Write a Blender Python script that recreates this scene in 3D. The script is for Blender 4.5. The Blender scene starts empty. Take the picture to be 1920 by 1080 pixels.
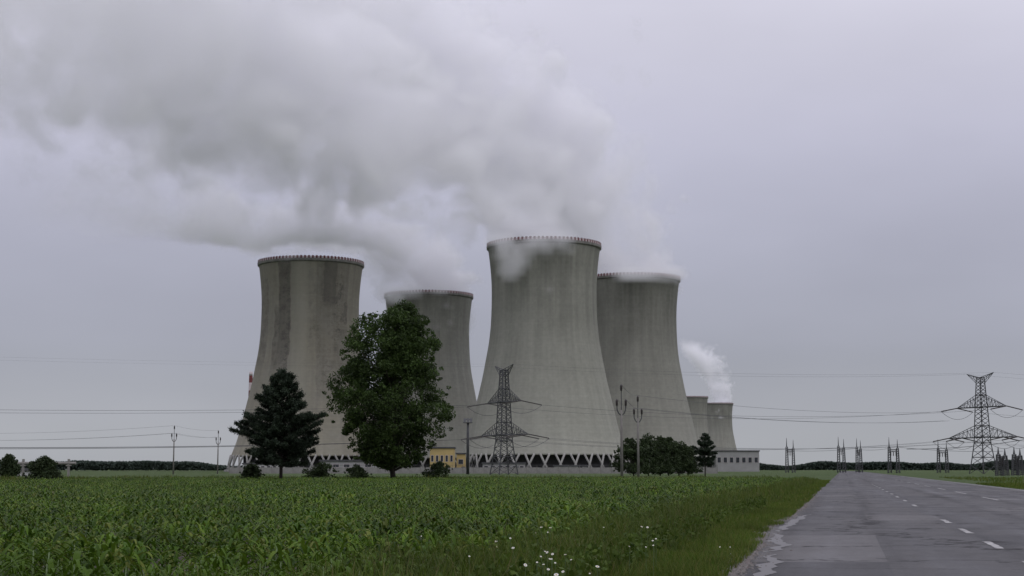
import bpy, bmesh, math, random
import numpy as np
from mathutils import Vector, Matrix, noise as mnoise

random.seed(11)
rng = np.random.default_rng(11)
SC = bpy.context.scene
COL = SC.collection
R = math.radians

# ------------------------------------------------------------------ camera
F = 2900.0                                  # focal length in pixels of a 1920 px wide frame
EYE = 1.35
PITCH = math.atan(340.0 / F)
cam_d = bpy.data.cameras.new('camera')
cam_d.sensor_width = 36.0
cam_d.lens = 36.0 * F / 1920.0
cam_d.clip_start = 0.1
cam_d.clip_end = 20000.0
cam = bpy.data.objects.new('camera', cam_d)
COL.objects.link(cam)
cam.location = (0, 0, EYE)
cam.rotation_euler = (math.pi / 2 + PITCH, 0, 0)
SC.camera = cam

# ------------------------------------------------------------------ sky, light, exposure
world = bpy.data.worlds.new('World')
SC.world = world
world.use_nodes = True
nt = world.node_tree
nt.nodes.clear()
w_out = nt.nodes.new('ShaderNodeOutputWorld')
w_bg = nt.nodes.new('ShaderNodeBackground')
nt.links.new(w_bg.outputs[0], w_out.inputs[0])
w_bg.inputs[1].default_value = 0.10
SUN_EL, SUN_AZ = R(52), R(140)
sky = nt.nodes.new('ShaderNodeTexSky')
sky.sky_type = 'NISHITA'
sky.sun_disc = False
sky.sun_elevation = SUN_EL
sky.sun_rotation = SUN_AZ
sky.air_density = 1.0
sky.dust_density = 4.0
tc = nt.nodes.new('ShaderNodeTexCoord')
sep = nt.nodes.new('ShaderNodeSeparateXYZ')
nt.links.new(tc.outputs['Generated'], sep.inputs[0])
# an overcast sky: three times brighter overhead than at the horizon
ramp = nt.nodes.new('ShaderNodeValToRGB')
ramp.color_ramp.interpolation = 'CARDINAL'
els = ramp.color_ramp.elements
ZEN = 13.0
def skyc(c): return (c[0] / ZEN, c[1] / ZEN, c[2] / ZEN, 1)
els[0].position = 0.0
els[0].color = skyc((4.10, 4.24, 4.55))
els[1].position = 1.0
els[1].color = skyc((12.0, 11.85, 14.1))
for pos, c in ((0.03, (4.05, 4.18, 4.58)), (0.08, (3.74, 3.86, 4.55)), (0.2, (5.25, 5.25, 6.4)), (0.29, (6.9, 6.8, 7.95)), (0.6, (9.6, 9.45, 11.2))):
    e = els.new(pos)
    e.color = skyc(c)
nt.links.new(sep.outputs['Z'], ramp.inputs[0])
cn = nt.nodes.new('ShaderNodeTexNoise')
cn.inputs['Scale'].default_value = 3.2
cn.inputs['Detail'].default_value = 4.0
cn.inputs['Roughness'].default_value = 0.5
cmap = nt.nodes.new('ShaderNodeMapping')
cmap.inputs['Scale'].default_value = (1.0, 1.0, 2.6)
nt.links.new(tc.outputs['Generated'], cmap.inputs[0])
nt.links.new(cmap.outputs[0], cn.inputs['Vector'])
cmr = nt.nodes.new('ShaderNodeMapRange')
cmr.inputs[1].default_value = 0.3
cmr.inputs[2].default_value = 0.7
cmr.inputs[3].default_value = 0.93
cmr.inputs[4].default_value = 1.07
nt.links.new(cn.outputs[0], cmr.inputs[0])
cmul = nt.nodes.new('ShaderNodeMix')
cmul.data_type = 'RGBA'
cmul.blend_type = 'MULTIPLY'
cmul.inputs[0].default_value = 1.0
nt.links.new(ramp.outputs[0], cmul.inputs[6])
nt.links.new(cmr.outputs[0], cmul.inputs[7])
wmix = nt.nodes.new('ShaderNodeMix')
wmix.data_type = 'RGBA'
wmix.inputs[0].default_value = 0.95
nt.links.new(sky.outputs[0], wmix.inputs[6])
csc = nt.nodes.new('ShaderNodeVectorMath')
csc.operation = 'SCALE'
csc.inputs['Scale'].default_value = ZEN
nt.links.new(cmul.outputs[2], csc.inputs[0])
nt.links.new(csc.outputs[0], wmix.inputs[7])
nt.links.new(wmix.outputs[2], w_bg.inputs[0])

sun_d = bpy.data.lights.new('sun', 'SUN')
sun_d.energy = 0.6
sun_d.angle = R(50)
sun_d.color = (1.0, 0.99, 0.975)
sun = bpy.data.objects.new('sun', sun_d)
COL.objects.link(sun)
sun.location = (0, 0, 400)
sdir = Vector((math.sin(SUN_AZ) * math.cos(SUN_EL), math.cos(SUN_AZ) * math.cos(SUN_EL), math.sin(SUN_EL)))
sun.rotation_euler = sdir.to_track_quat('Z', 'Y').to_euler()

SC.view_settings.view_transform = 'Standard'
SC.view_settings.look = 'None'
SC.view_settings.exposure = 0.0
SC.view_settings.gamma = 1.0
SC.render.engine = 'CYCLES'
cy = SC.cycles
cy.use_denoising = True
cy.denoiser = 'OPENIMAGEDENOISE'
cy.max_bounces = 16
cy.diffuse_bounces = 3
cy.glossy_bounces = 3
cy.transmission_bounces = 2
cy.transparent_max_bounces = 6
cy.volume_bounces = 11
cy.volume_step_rate = 3.5
cy.volume_max_steps = 256
cy.use_adaptive_sampling = True
cy.adaptive_threshold = 0.02

# ------------------------------------------------------------------ helpers
CP, SP = math.cos(PITCH), math.sin(PITCH)
def at(px, py, Y):
    """World point that stands at depth Y (metres north of the camera) in the direction of a pixel of the photograph."""
    u, v = px - 960.0, 540.0 - py
    d = Vector((u, F * CP - v * SP, F * SP + v * CP))
    return Vector((0, 0, EYE)) + d * (Y / d.y)

def xat(px, Y):                              # x on the ground line
    return at(px, 880, Y).x

def zat(py, Y):
    return at(960, py, Y).z

def tag(o, label=None, cat=None, group=None, kind=None):
    if label: o['label'] = label
    if cat: o['category'] = cat
    if group: o['group'] = group
    if kind: o['kind'] = kind
    return o

def link(name, me, parent=None, loc=None, rot=None):
    o = bpy.data.objects.new(name, me)
    COL.objects.link(o)
    if parent is not None: o.parent = parent
    if loc is not None: o.location = loc
    if rot is not None: o.rotation_euler = rot
    return o

def empty(name, loc, rz=0.0):
    o = bpy.data.objects.new(name, None)
    COL.objects.link(o)
    o.location = loc
    o.rotation_euler = (0, 0, rz)
    o.empty_display_size = 0.5
    return o

def copy_tree(o, parent=None):
    c = o.copy()
    COL.objects.link(c)
    c.parent = parent
    for ch in list(o.children):
        copy_tree(ch, c)
    return c

class MB:
    """Collects simple shapes and links them as one mesh."""
    def __init__(s):
        s.v, s.f = [], []
    def add(s, vs, fs):
        n = len(s.v)
        s.v += [tuple(p) for p in vs]
        s.f += [tuple(i + n for i in q) for q in fs]
    def box(s, c, d, rz=0.0):
        c = Vector(c); hx, hy, hz = d[0] / 2, d[1] / 2, d[2] / 2
        ca, sa = math.cos(rz), math.sin(rz)
        vs = []
        for z in (-hz, hz):
            for x, y in ((-hx, -hy), (hx, -hy), (hx, hy), (-hx, hy)):
                vs.append((c.x + x * ca - y * sa, c.y + x * sa + y * ca, c.z + z))
        s.add(vs, [(3, 2, 1, 0), (4, 5, 6, 7), (0, 1, 5, 4), (1, 2, 6, 5), (2, 3, 7, 6), (3, 0, 4, 7)])
    def tube(s, pts, rad, n=6, cap=True):
        pts = [Vector(p) for p in pts]
        if not isinstance(rad, (list, tuple)): rad = [rad] * len(pts)
        vs = []
        prev = None
        for i, p in enumerate(pts):
            t = (pts[min(i + 1, len(pts) - 1)] - pts[max(i - 1, 0)])
            if t.length < 1e-9: t = Vector((0, 0, 1))
            t.normalize()
            if prev is None:
                a = Vector((1, 0, 0)) if abs(t.x) < 0.9 else Vector((0, 1, 0))
                a = (a - t * a.dot(t)).normalized()
            else:
                a = prev - t * prev.dot(t)
                a = a.normalized() if a.length > 1e-6 else Vector((1, 0, 0))
            prev = a
            b = t.cross(a)
            for k in range(n):
                w = 2 * math.pi * k / n
                vs.append(p + (a * math.cos(w) + b * math.sin(w)) * rad[i])
        fs = []
        for i in range(len(pts) - 1):
            for k in range(n):
                k2 = (k + 1) % n
                fs.append((i * n + k, i * n + k2, (i + 1) * n + k2, (i + 1) * n + k))
        if cap:
            fs.append(tuple(range(n - 1, -1, -1)))
            fs.append(tuple((len(pts) - 1) * n + k for k in range(n)))
        s.add(vs, fs)
    def bar(s, a, b, w):
        s.tube([a, b], w * 0.7071, 4)
    def lathe(s, prof, n=24, c=(0, 0, 0), closed=False):
        vs = []
        for r, z in prof:
            for k in range(n):
                w = 2 * math.pi * k / n
                vs.append((c[0] + r * math.cos(w), c[1] + r * math.sin(w), c[2] + z))
        m = len(prof)
        fs = []
        for i in range(m if closed else m - 1):
            j = (i + 1) % m
            for k in range(n):
                k2 = (k + 1) % n
                fs.append((i * n + k, i * n + k2, j * n + k2, j * n + k))
        s.add(vs, fs)
    def mesh(s, name, m=None, smooth=False):
        me = bpy.data.meshes.new(name)
        me.from_pydata(s.v, [], s.f)
        if m is not None: me.materials.append(m)
        if smooth:
            me.polygons.foreach_set('use_smooth', [True] * len(me.polygons))
        me.update()
        return me
    def build(s, name, m, parent=None, loc=None, rot=None, smooth=False):
        return link(name, s.mesh(name, m, smooth), parent, loc, rot)

def np_mesh(name, verts, faces, m=None, smooth=False):
    """verts (n,3), faces (k,3) or (k,4) numpy arrays -> mesh data."""
    me = bpy.data.meshes.new(name)
    nv, (nf, k) = len(verts), faces.shape
    me.vertices.add(nv)
    me.vertices.foreach_set('co', np.ascontiguousarray(verts, dtype=np.float32).ravel())
    me.loops.add(nf * k)
    me.loops.foreach_set('vertex_index', np.ascontiguousarray(faces, dtype=np.int32).ravel())
    me.polygons.add(nf)
    me.polygons.foreach_set('loop_start', np.arange(0, nf * k, k, dtype=np.int32))
    me.polygons.foreach_set('loop_total', np.full(nf, k, dtype=np.int32))
    if smooth: me.polygons.foreach_set('use_smooth', np.ones(nf, dtype=bool))
    if m is not None: me.materials.append(m)
    me.update(calc_edges=True)
    me.validate()
    return me

# ------------------------------------------------------------------ materials
class NT:
    def __init__(s, name):
        s.m = bpy.data.materials.new(name)
        s.m.use_nodes = True
        s.t = s.m.node_tree
        s.b = s.t.nodes['Principled BSDF']
        s.o = s.t.nodes['Material Output']
    def n(s, ty, **kw):
        x = s.t.nodes.new(ty)
        for k, v in kw.items():
            setattr(x, k, v)
        return x
    def l(s, a, b):
        s.t.links.new(a, b)
    def coords(s, kind='Object', scale=(1, 1, 1)):
        c = s.n('ShaderNodeTexCoord')
        mp = s.n('ShaderNodeMapping')
        mp.inputs['Scale'].default_value = scale
        s.l(c.outputs[kind], mp.inputs[0])
        return mp.outputs[0]
    def noise(s, vec, scale, detail=4, rough=0.55):
        x = s.n('ShaderNodeTexNoise')
        x.inputs['Scale'].default_value = scale
        x.inputs['Detail'].default_value = detail
        x.inputs['Roughness'].default_value = rough
        if vec is not None: s.l(vec, x.inputs['Vector'])
        return x.outputs[0]
    def rng(s, a, lo, hi, to0=0.0, to1=1.0, smooth=False):
        x = s.n('ShaderNodeMapRange')
        if smooth: x.interpolation_type = 'SMOOTHSTEP'
        for i, v in ((1, lo), (2, hi), (3, to0), (4, to1)):
            x.inputs[i].default_value = v
        s.l(a, x.inputs[0])
        return x.outputs[0]
    def mix(s, fac, a, b, mode='MIX'):
        x = s.n('ShaderNodeMix', data_type='RGBA', blend_type=mode)
        for sock, v in ((x.inputs[0], fac), (x.inputs[6], a), (x.inputs[7], b)):
            if hasattr(v, 'is_output'): s.l(v, sock)
            elif isinstance(v, (tuple, list)): sock.default_value = (*v[:3], 1)
            else: sock.default_value = v
        return x.outputs[2]
    def math(s, op, a, b=None, c=None):
        x = s.n('ShaderNodeMath', operation=op)
        for i, v in enumerate((a, b, c)):
            if v is None: continue
            if hasattr(v, 'is_output'): s.l(v, x.inputs[i])
            else: x.inputs[i].default_value = v
        return x.outputs[0]
    def bump(s, h, strength, dist):
        x = s.n('ShaderNodeBump')
        x.inputs['Strength'].default_value = strength
        x.inputs['Distance'].default_value = dist
        s.l(h, x.inputs['Height'])
        s.l(x.outputs[0], s.b.inputs['Normal'])
    def col(s, c):
        if hasattr(c, 'is_output'): s.l(c, s.b.inputs['Base Color'])
        else: s.b.inputs['Base Color'].default_value = (*c, 1)
    def rough(s, r):
        if hasattr(r, 'is_output'): s.l(r, s.b.inputs['Roughness'])
        else: s.b.inputs['Roughness'].default_value = r

def simple(name, c, rough=0.7, var=0.15, scale=3.0, metal=0.0):
    t = NT(name)
    v = t.rng(t.noise(t.coords('Object'), scale, 4), 0.3, 0.7, 1 - var, 1 + var)
    t.col(t.mix(1.0, c, v, 'MULTIPLY'))
    t.rough(rough)
    t.b.inputs['Metallic'].default_value = metal
    return t.m

def leafy(name, c1, c2, rough=0.55, back=0.35, spread=0.6):
    """Leaves: two greens spread over islands, some light coming through."""
    t = NT(name)
    g = t.n('ShaderNodeNewGeometry')
    c = t.mix(g.outputs['Random Per Island'], c1, c2)
    big = t.rng(t.noise(t.coords('Object'), 0.35, 3), 0.35, 0.65, 1 - spread * 0.5, 1 + spread * 0.5)
    c = t.mix(1.0, c, big, 'MULTIPLY')
    t.col(c)
    t.rough(rough)
    t.b.inputs['Specular IOR Level'].default_value = 0.2
    if back:
        tr = t.n('ShaderNodeBsdfTranslucent')
        t.l(c, tr.inputs[0])
        ms = t.n('ShaderNodeMixShader')
        ms.inputs[0].default_value = back
        t.l(t.b.outputs[0], ms.inputs[1])
        t.l(tr.outputs[0], ms.inputs[2])
        t.l(ms.outputs[0], t.o.inputs[0])
    return t.m

def concrete(name, c, darken, seed, warm=(0.30, 0.27, 0.19), patch=0.0):
    """Weathered tower concrete: formwork lifts, rain streaks, darker towards the rim."""
    t = NT(name)
    tcn = t.n('ShaderNodeTexCoord')
    sp = t.n('ShaderNodeSeparateXYZ')
    t.l(tcn.outputs['Object'], sp.inputs[0])
    ang = t.math('ARCTAN2', sp.outputs[1], sp.outputs[0])
    au = t.math('MULTIPLY', ang, 30.0)
    cv = t.n('ShaderNodeCombineXYZ')
    t.l(au, cv.inputs[0]); t.l(sp.outputs[2], cv.inputs[1]); cv.inputs[2].default_value = seed * 17.3
    def mapped(sx, sy):
        mp = t.n('ShaderNodeMapping')
        mp.inputs['Scale'].default_value = (sx, sy, 1)
        t.l(cv.outputs[0], mp.inputs[0])
        return mp.outputs[0]
    streak = t.noise(mapped(0.16, 0.012), 1.0, 5, 0.6)
    fine = t.noise(mapped(0.5, 0.02), 1.0, 3, 0.5)
    blot = t.noise(mapped(0.06, 0.045), 1.0, 6, 0.62)
    grit = t.noise(mapped(0.5, 0.5), 1.0, 4, 0.65)
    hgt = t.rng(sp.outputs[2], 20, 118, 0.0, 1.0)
    base = t.mix(t.rng(blot, 0.35, 0.65), c, warm)
    # dark streaks and blots over an even tone, all stronger towards the rim
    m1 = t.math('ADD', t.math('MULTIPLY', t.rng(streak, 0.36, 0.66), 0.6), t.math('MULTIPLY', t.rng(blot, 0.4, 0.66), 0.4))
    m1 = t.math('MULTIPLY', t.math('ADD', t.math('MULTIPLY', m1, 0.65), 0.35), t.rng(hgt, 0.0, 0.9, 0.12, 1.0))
    base = t.mix(t.math('MULTIPLY', m1, darken), base, tuple(x * 0.42 for x in c))
    base = t.mix(1.0, base, t.rng(fine, 0.3, 0.7, 0.93, 1.07), 'MULTIPLY')
    base = t.mix(1.0, base, t.rng(grit, 0.3, 0.7, 0.92, 1.08), 'MULTIPLY')
    # formwork lifts
    lift = t.math('FRACT', t.math('MULTIPLY', sp.outputs[2], 1 / 1.5))
    seam = t.math('LESS_THAN', lift, 0.1)
    wn = t.n('ShaderNodeTexWhiteNoise', noise_dimensions='1D')
    t.l(t.math('FLOOR', t.math('MULTIPLY', sp.outputs[2], 1 / 1.5)), wn.inputs['W'])
    base = t.mix(1.0, base, t.rng(wn.outputs[0], 0, 1, 0.98, 1.02), 'MULTIPLY')
    base = t.mix(t.math('MULTIPLY', seam, 0.12), base, tuple(x * 0.5 for x in c))
    if patch:
        # grey coating left in square-edged panels and long runs, worn through in spots
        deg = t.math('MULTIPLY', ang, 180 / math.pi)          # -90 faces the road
        z = sp.outputs[2]
        wob = t.math('MULTIPLY', t.math('SUBTRACT', t.noise(mapped(0.12, 0.12), 1.0, 4, 0.6), 0.5), 8.0)
        dg = t.math('ADD', deg, wob)
        zz = t.math('ADD', z, t.math('MULTIPLY', wob, 1.5))
        def win(v, lo, hi, s):
            return t.math('MULTIPLY', t.rng(v, lo - s, lo + s), t.rng(v, hi - s, hi + s, 1.0, 0.0))
        mott = t.rng(t.noise(mapped(0.20, 0.26), 1.0, 8, 0.8), 0.45, 0.56)
        mot2 = t.rng(t.noise(mapped(0.10, 0.035), 1.0, 6, 0.7), 0.38, 0.62)
        areas = [(-121, -106, 62, 120, 0.95, 0.35), (-128, -106, 56, 92, 0.85, 0.55), (-76, -35, 40, 120, 0.75, 0.75), (-68, -52, 92, 120, 0.9, 0.3),
                 (-84, -70, 70, 116, 0.55, 1.0), (-178, -140, 60, 110, 0.5, 0.8), (0, 60, 50, 110, 0.7, 0.8), (100, 150, 60, 120, 0.7, 0.6)]
        tot = None
        for (a0, a1, z0, z1, k0, mo) in areas:
            q = t.math('MULTIPLY', win(dg, a0, a1, 0.7), win(zz, z0, z1, 3.0))
            mm = t.math('ADD', t.math('MULTIPLY', t.math('MULTIPLY', mott, mot2), mo * 1.3), 1.0 - mo)
            q = t.math('MULTIPLY', t.math('MULTIPLY', q, mm), k0)
            tot = q if tot is None else t.math('MAXIMUM', tot, q)
        base = t.mix(t.math('MULTIPLY', tot, patch), base, (0.070, 0.064, 0.060))
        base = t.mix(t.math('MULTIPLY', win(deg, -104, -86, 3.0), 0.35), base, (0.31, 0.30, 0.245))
    t.col(base)
    t.rough(0.92)
    t.b.inputs['Specular IOR Level'].default_value = 0.2
    return t.m
# ------------------------------------------------------------------ ground and road
VPX = (1580 - 960) / (F * CP + 340 * SP)                      # where the road vanishes
RA = math.atan(VPX)
RD = Vector((math.sin(RA), math.cos(RA), 0))                  # along the road
RN = Vector((math.cos(RA), -math.sin(RA), 0))                 # to its right
def rd(s, n, z=0.0):
    p = RD * s + RN * n
    return Vector((p.x, p.y, z))

def grass_ground(name, c1, c2, c3):
    t = NT(name)
    v = t.coords('Object')
    a = t.noise(v, 0.02, 6, 0.6)
    b = t.noise(v, 0.6, 6, 0.65)
    d = t.noise(v, 6.0, 4, 0.7)
    c = t.mix(t.rng(a, 0.35, 0.65), c1, c2)
    c = t.mix(t.rng(b, 0.45, 0.7), c, c3)
    c = t.mix(1.0, c, t.rng(d, 0.25, 0.75, 0.6, 1.4), 'MULTIPLY')
    t.col(c); t.rough(0.95)
    t.b.inputs['Specular IOR Level'].default_value = 0.15
    t.bump(t.math('ADD', b, d), 0.8, 0.15)
    return t.m
M_GROUND = grass_ground('meadow', (0.036, 0.066, 0.018), (0.055, 0.085, 0.026), (0.075, 0.085, 0.035))
me = MB()
S = 9000
me.add([(-S, -S, 0), (S, -S, 0), (S, S, 0), (-S, S, 0)], [(0, 1, 2, 3)])
tag(me.build('ground', M_GROUND), kind='structure')

def soil_mat():
    t = NT('damp_soil')
    v = t.coords('Object')
    a = t.noise(v, 1.2, 6, 0.65)
    c = t.mix(t.rng(a, 0.35, 0.65), (0.035, 0.026, 0.018), (0.075, 0.058, 0.042))
    t.col(c); t.rough(0.9)
    t.bump(t.noise(v, 5.0, 5, 0.7), 1.0, 0.12)
    return t.m
M_SOIL = soil_mat()

EDGE_L, EDGE_R = -1.42, 11.6
def edge_left(s):
    w = 0.13 * mnoise.noise(Vector((s * 0.35, 3.1, 0))) + 0.34 * mnoise.noise(Vector((s * 0.11, 9.7, 0))) + 0.06 * mnoise.noise(Vector((s * 1.4, 1.7, 0)))
    return EDGE_L + w * (1.4 if s < 80 else 1.0)
FIELD_N = -4.35                                              # edge of the corn, metres left of the camera line
FIELD_END = 186.0

# soil of the corn field, between the verge and the far end
sm = MB()
pts = [rd(1, FIELD_N), rd(FIELD_END, FIELD_N), Vector((-95, FIELD_END, 0)), Vector((-95, 1, 0))]
sm.add([(p.x, p.y, 0.012) for p in pts], [(0, 1, 2, 3)])
tag(sm.build('field', M_SOIL), kind='structure')

# bare strip where the asphalt crumbles into the verge
st = MB()
ss = [2 + i * 0.5 for i in range(240)]
vs = []
for s in ss:
    w = 0.42 + 0.55 * (mnoise.noise(Vector((s * 0.2, 40.2, 0))) + 0.25)
    vs += [rd(s, EDGE_L - max(0.12, w), 0.006), rd(s, EDGE_L + 1.2, 0.006)]
st.add(vs, [(2 * i, 2 * i + 1, 2 * i + 3, 2 * i + 2) for i in range(len(ss) - 1)])
def strip_mat():
    t = NT('crumbled_edge')
    v = t.coords('Object')
    c = t.mix(t.rng(t.noise(v, 1.6, 5), 0.4, 0.62), (0.060, 0.036, 0.028), (0.10, 0.085, 0.07))
    c = t.mix(t.rng(t.noise(v, 28, 3, 0.7), 0.5, 0.65), c, (0.16, 0.15, 0.14))
    t.col(c); t.rough(0.75)
    t.bump(t.noise(v, 18.0, 5, 0.7), 0.8, 0.05)
    return t.m
tag(st.build('verge_soil', strip_mat()), kind='structure')

def asphalt():
    t = NT('wet_asphalt')
    tcn = t.n('ShaderNodeTexCoord')
    mp = t.n('ShaderNodeMapping')
    mp.vector_type = 'POINT'
    mp.inputs['Rotation'].default_value = (0, 0, RA)          # x across the road, y along it
    t.l(tcn.outputs['Object'], mp.inputs[0])
    def sc(x, y):
        q = t.n('ShaderNodeMapping')
        q.inputs['Scale'].default_value = (x, y, 1)
        t.l(mp.outputs[0], q.inputs[0])
        return q.outputs[0]
    lanes = t.noise(sc(0.55, 0.018), 1.0, 4, 0.6)
    big = t.noise(sc(0.22, 0.07), 1.0, 5, 0.6)
    mid = t.noise(sc(1.0, 0.35), 1.0, 5, 0.65)
    grit = t.noise(sc(30, 30), 1.0, 3, 0.7)
    c = t.mix(t.rng(big, 0.36, 0.62), (0.028, 0.027, 0.027), (0.046, 0.044, 0.043))
    c = t.mix(t.rng(lanes, 0.42, 0.66), c, (0.070, 0.067, 0.065))
    c = t.mix(t.math('MULTIPLY', t.rng(mid, 0.5, 0.68), 0.5), c, (0.030, 0.029, 0.030))
    c = t.mix(1.0, c, t.rng(grit, 0.25, 0.75, 0.7, 1.3), 'MULTIPLY')
    # sealed and open cracks, mostly across
    vo = t.n('ShaderNodeTexVoronoi', feature='DISTANCE_TO_EDGE')
    wv = t.n('ShaderNodeVectorMath', operation='ADD')
    nn = t.n('ShaderNodeTexNoise'); nn.inputs['Scale'].default_value = 1.3; nn.inputs['Detail'].default_value = 4
    t.l(sc(1, 1), nn.inputs['Vector'])
    vsc = t.n('ShaderNodeVectorMath', operation='SCALE'); vsc.inputs['Scale'].default_value = 0.35
    t.l(nn.outputs['Color'], vsc.inputs[0])
    t.l(sc(0.10, 0.17), wv.inputs[0]); t.l(vsc.outputs[0], wv.inputs[1])
    t.l(wv.outputs[0], vo.inputs['Vector']); vo.inputs['Scale'].default_value = 1.0
    crack = t.math('LESS_THAN', vo.outputs['Distance'], 0.010)
    # tyre tracks polished along the lanes, square dark repairs, tar seams across
    spx = t.n('ShaderNodeSeparateXYZ'); t.l(mp.outputs[0], spx.inputs[0])
    tr_ = t.math('ABSOLUTE', t.math('SINE', t.math('MULTIPLY', t.math('ADD', spx.outputs[0], 1.1), math.pi / 1.85)))
    track = t.math('MULTIPLY', t.rng(tr_, 0.0, 0.6, 1.0, 0.0), t.rng(lanes, 0.35, 0.6, 0.35, 1.0))
    c = t.mix(t.math('MULTIPLY', track, 0.45), c, (0.030, 0.029, 0.030))
    cell = t.n('ShaderNodeCombineXYZ')
    t.l(t.math('FLOOR', t.math('MULTIPLY', t.math('ADD', spx.outputs[0], 1.3), 1 / 1.9)), cell.inputs[0])
    t.l(t.math('FLOOR', t.math('MULTIPLY', spx.outputs[1], 1 / 4.6)), cell.inputs[1])
    wnr = t.n('ShaderNodeTexWhiteNoise', noise_dimensions='2D'); t.l(cell.outputs[0], wnr.inputs['Vector'])
    c = t.mix(t.math('MULTIPLY', t.math('GREATER_THAN', wnr.outputs[0], 0.86), 0.7), c, (0.026, 0.025, 0.026))
    c = t.mix(t.math('MULTIPLY', t.math('LESS_THAN', wnr.outputs[0], 0.08), 0.5), c, (0.105, 0.10, 0.097))
    seamy = t.math('ADD', spx.outputs[1], t.math('MULTIPLY', t.noise(sc(0.9, 0.9), 1.0, 4, 0.7), 0.9))
    seam = t.math('MULTIPLY', t.math('LESS_THAN', t.math('FRACT', t.math('MULTIPLY', seamy, 1 / 7.3)), 0.007), t.math('GREATER_THAN', big, 0.46))
    crack = t.math('MAXIMUM', crack, seam)
    c = t.mix(t.math('MULTIPLY', crack, 0.8), c, (0.022, 0.021, 0.021))
    t.col(c)
    t.rough(t.rng(t.math('ADD', t.math('MULTIPLY', lanes, 0.5), t.math('MULTIPLY', mid, 0.5)), 0.38, 0.62, 0.45, 0.78))
    wet = t.math('ADD', t.rng(mid, 0.35, 0.65, 0.10, 0.30), t.math('MULTIPLY', t.rng(grit, 0.3, 0.7), 0.12))
    wet = t.math('MULTIPLY', wet, t.math('SUBTRACT', 1.0, t.math('MULTIPLY', crack, 0.75)))
    wet = t.math('MULTIPLY', wet, t.rng(track, 0.0, 1.0, 1.0, 0.55))
    t.l(wet, t.b.inputs['Specular IOR Level'])
    h = t.math('ADD', t.math('MULTIPLY', grit, 0.25), t.math('MULTIPLY', crack, -0.6))
    t.bump(h, 1.0, 0.03)
    return t.m
rm = MB()
ss = [2 + i * 0.25 for i in range(480)] + [122 + i * 6 for i in range(180)]
NR = 4
vs = []
for s in ss:
    l = edge_left(s)
    for k in range(NR + 1):
        vs.append(rd(s, l + (EDGE_R - l) * k / NR, 0.016 + 0.05 * math.sin(math.pi * k / NR)))
fs = []
for i in range(len(ss) - 1):
    for k in range(NR):
        a = i * (NR + 1) + k
        fs.append((a, a + 1, a + NR + 2, a + NR + 1))
rm.add(vs, fs)
# a low broken lip on the verge side
n0 = len(rm.v)
lip = []
for s in ss:
    l = edge_left(s)
    lip += [rd(s, l, 0.0161), rd(s, l - 0.03, -0.01)]
rm.add(lip, [(2 * i + 1, 2 * i, 2 * i + 2, 2 * i + 3) for i in range(len(ss) - 1)])
road = tag(rm.build('road', asphalt(), smooth=False), kind='structure')

def crown_z(n):
    return 0.016 + 0.05 * math.sin(math.pi * min(1, max(0, (n - EDGE_L) / (EDGE_R - EDGE_L))))
def paint_mat():
    t = NT('worn_road_paint')
    v = t.coords('Object')
    c = t.mix(t.rng(t.noise(v, 7.0, 6, 0.75), 0.44, 0.58), (0.36, 0.35, 0.33), (0.06, 0.058, 0.056))
    t.col(c); t.rough(0.5)
    return t.m
M_PAINT = paint_mat()
def dash(s0, s1, n, w=0.13):
    m = MB()
    k = max(2, int((s1 - s0) / 0.25))
    vs = []
    for i in range(k + 1):
        s = s0 + (s1 - s0) * i / k
        ja = 0.03 * mnoise.noise(Vector((s * 2.7, n, 5)))
        jb = 0.03 * mnoise.noise(Vector((s * 2.7, n, 15)))
        vs += [rd(s, n - w / 2 + ja, crown_z(n) + 0.004), rd(s, n + w / 2 + jb, crown_z(n) + 0.004)]
    m.add(vs, [(2 * i, 2 * i + 1, 2 * i + 3, 2 * i + 2) for i in range(k)])
    return m.build('lane_marking', M_PAINT, road)
for k in range(14):
    s = 20.6 + k * 6.2 if k < 4 else 20.6 + k * 9
    dash(s, s + 2.6, 2.50)
for k in range(10):
    s = 33.0 + k * 17.5
    dash(s, s + 8.0, 6.35)
dash(12, 320, 11.2, 0.16)

# water standing along the broken edge
def water_mat():
    t = NT('standing_water')
    t.col((0.07, 0.066, 0.062)); t.rough(0.5)
    t.b.inputs['Specular IOR Level'].default_value = 0.6
    return t.m
M_WATER = water_mat()
def road_z(s, n):
    l = edge_left(s)
    return 0.016 + 0.05 * math.sin(math.pi * min(1, max(0, (n - l) / (EDGE_R - l))))
def puddle(s0, s1, off, w, seed, label, along=True):
    """Water lying on the road in a ragged ribbon that follows the broken edge."""
    m = MB()
    k = int((s1 - s0) / 0.12)
    vs = []
    for i in range(k + 1):
        f = i / k
        s = s0 + (s1 - s0) * f
        q = math.sin(math.pi * f) ** 0.5
        c = (edge_left(s) if along else 0.0) + off + 0.16 * mnoise.noise(Vector((s * 0.8, seed, 0)))
        a_ = w * q * (0.55 + 0.45 * mnoise.noise(Vector((s * 1.1, seed, 2))) + 0.12 * mnoise.noise(Vector((s * 4.1, seed, 3))))
        b_ = w * q * (0.5 + 0.45 * mnoise.noise(Vector((s * 1.3, seed, 5))) + 0.2 * mnoise.noise(Vector((s * 4.7, seed, 6))))
        for n in (c - max(0.01, a_) if not along else max(c - max(0.01, a_), edge_left(s) + 0.02), c + max(0.01, b_)):
            vs.append(rd(s, n, road_z(s, n) + 0.005))
    m.add(vs, [(2 * i, 2 * i + 1, 2 * i + 3, 2 * i + 2) for i in range(k)])
    tag(m.build('puddle', M_WATER), label, 'puddle', 'puddles on the wet road')
puddle(18.5, 25.0, 0.26, 0.20, 1.0, 'long thin puddle at the near end of the broken asphalt edge')
puddle(25.6, 33.0, 0.24, 0.22, 2.0, 'pale puddle where the asphalt edge bends, between two others')
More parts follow.
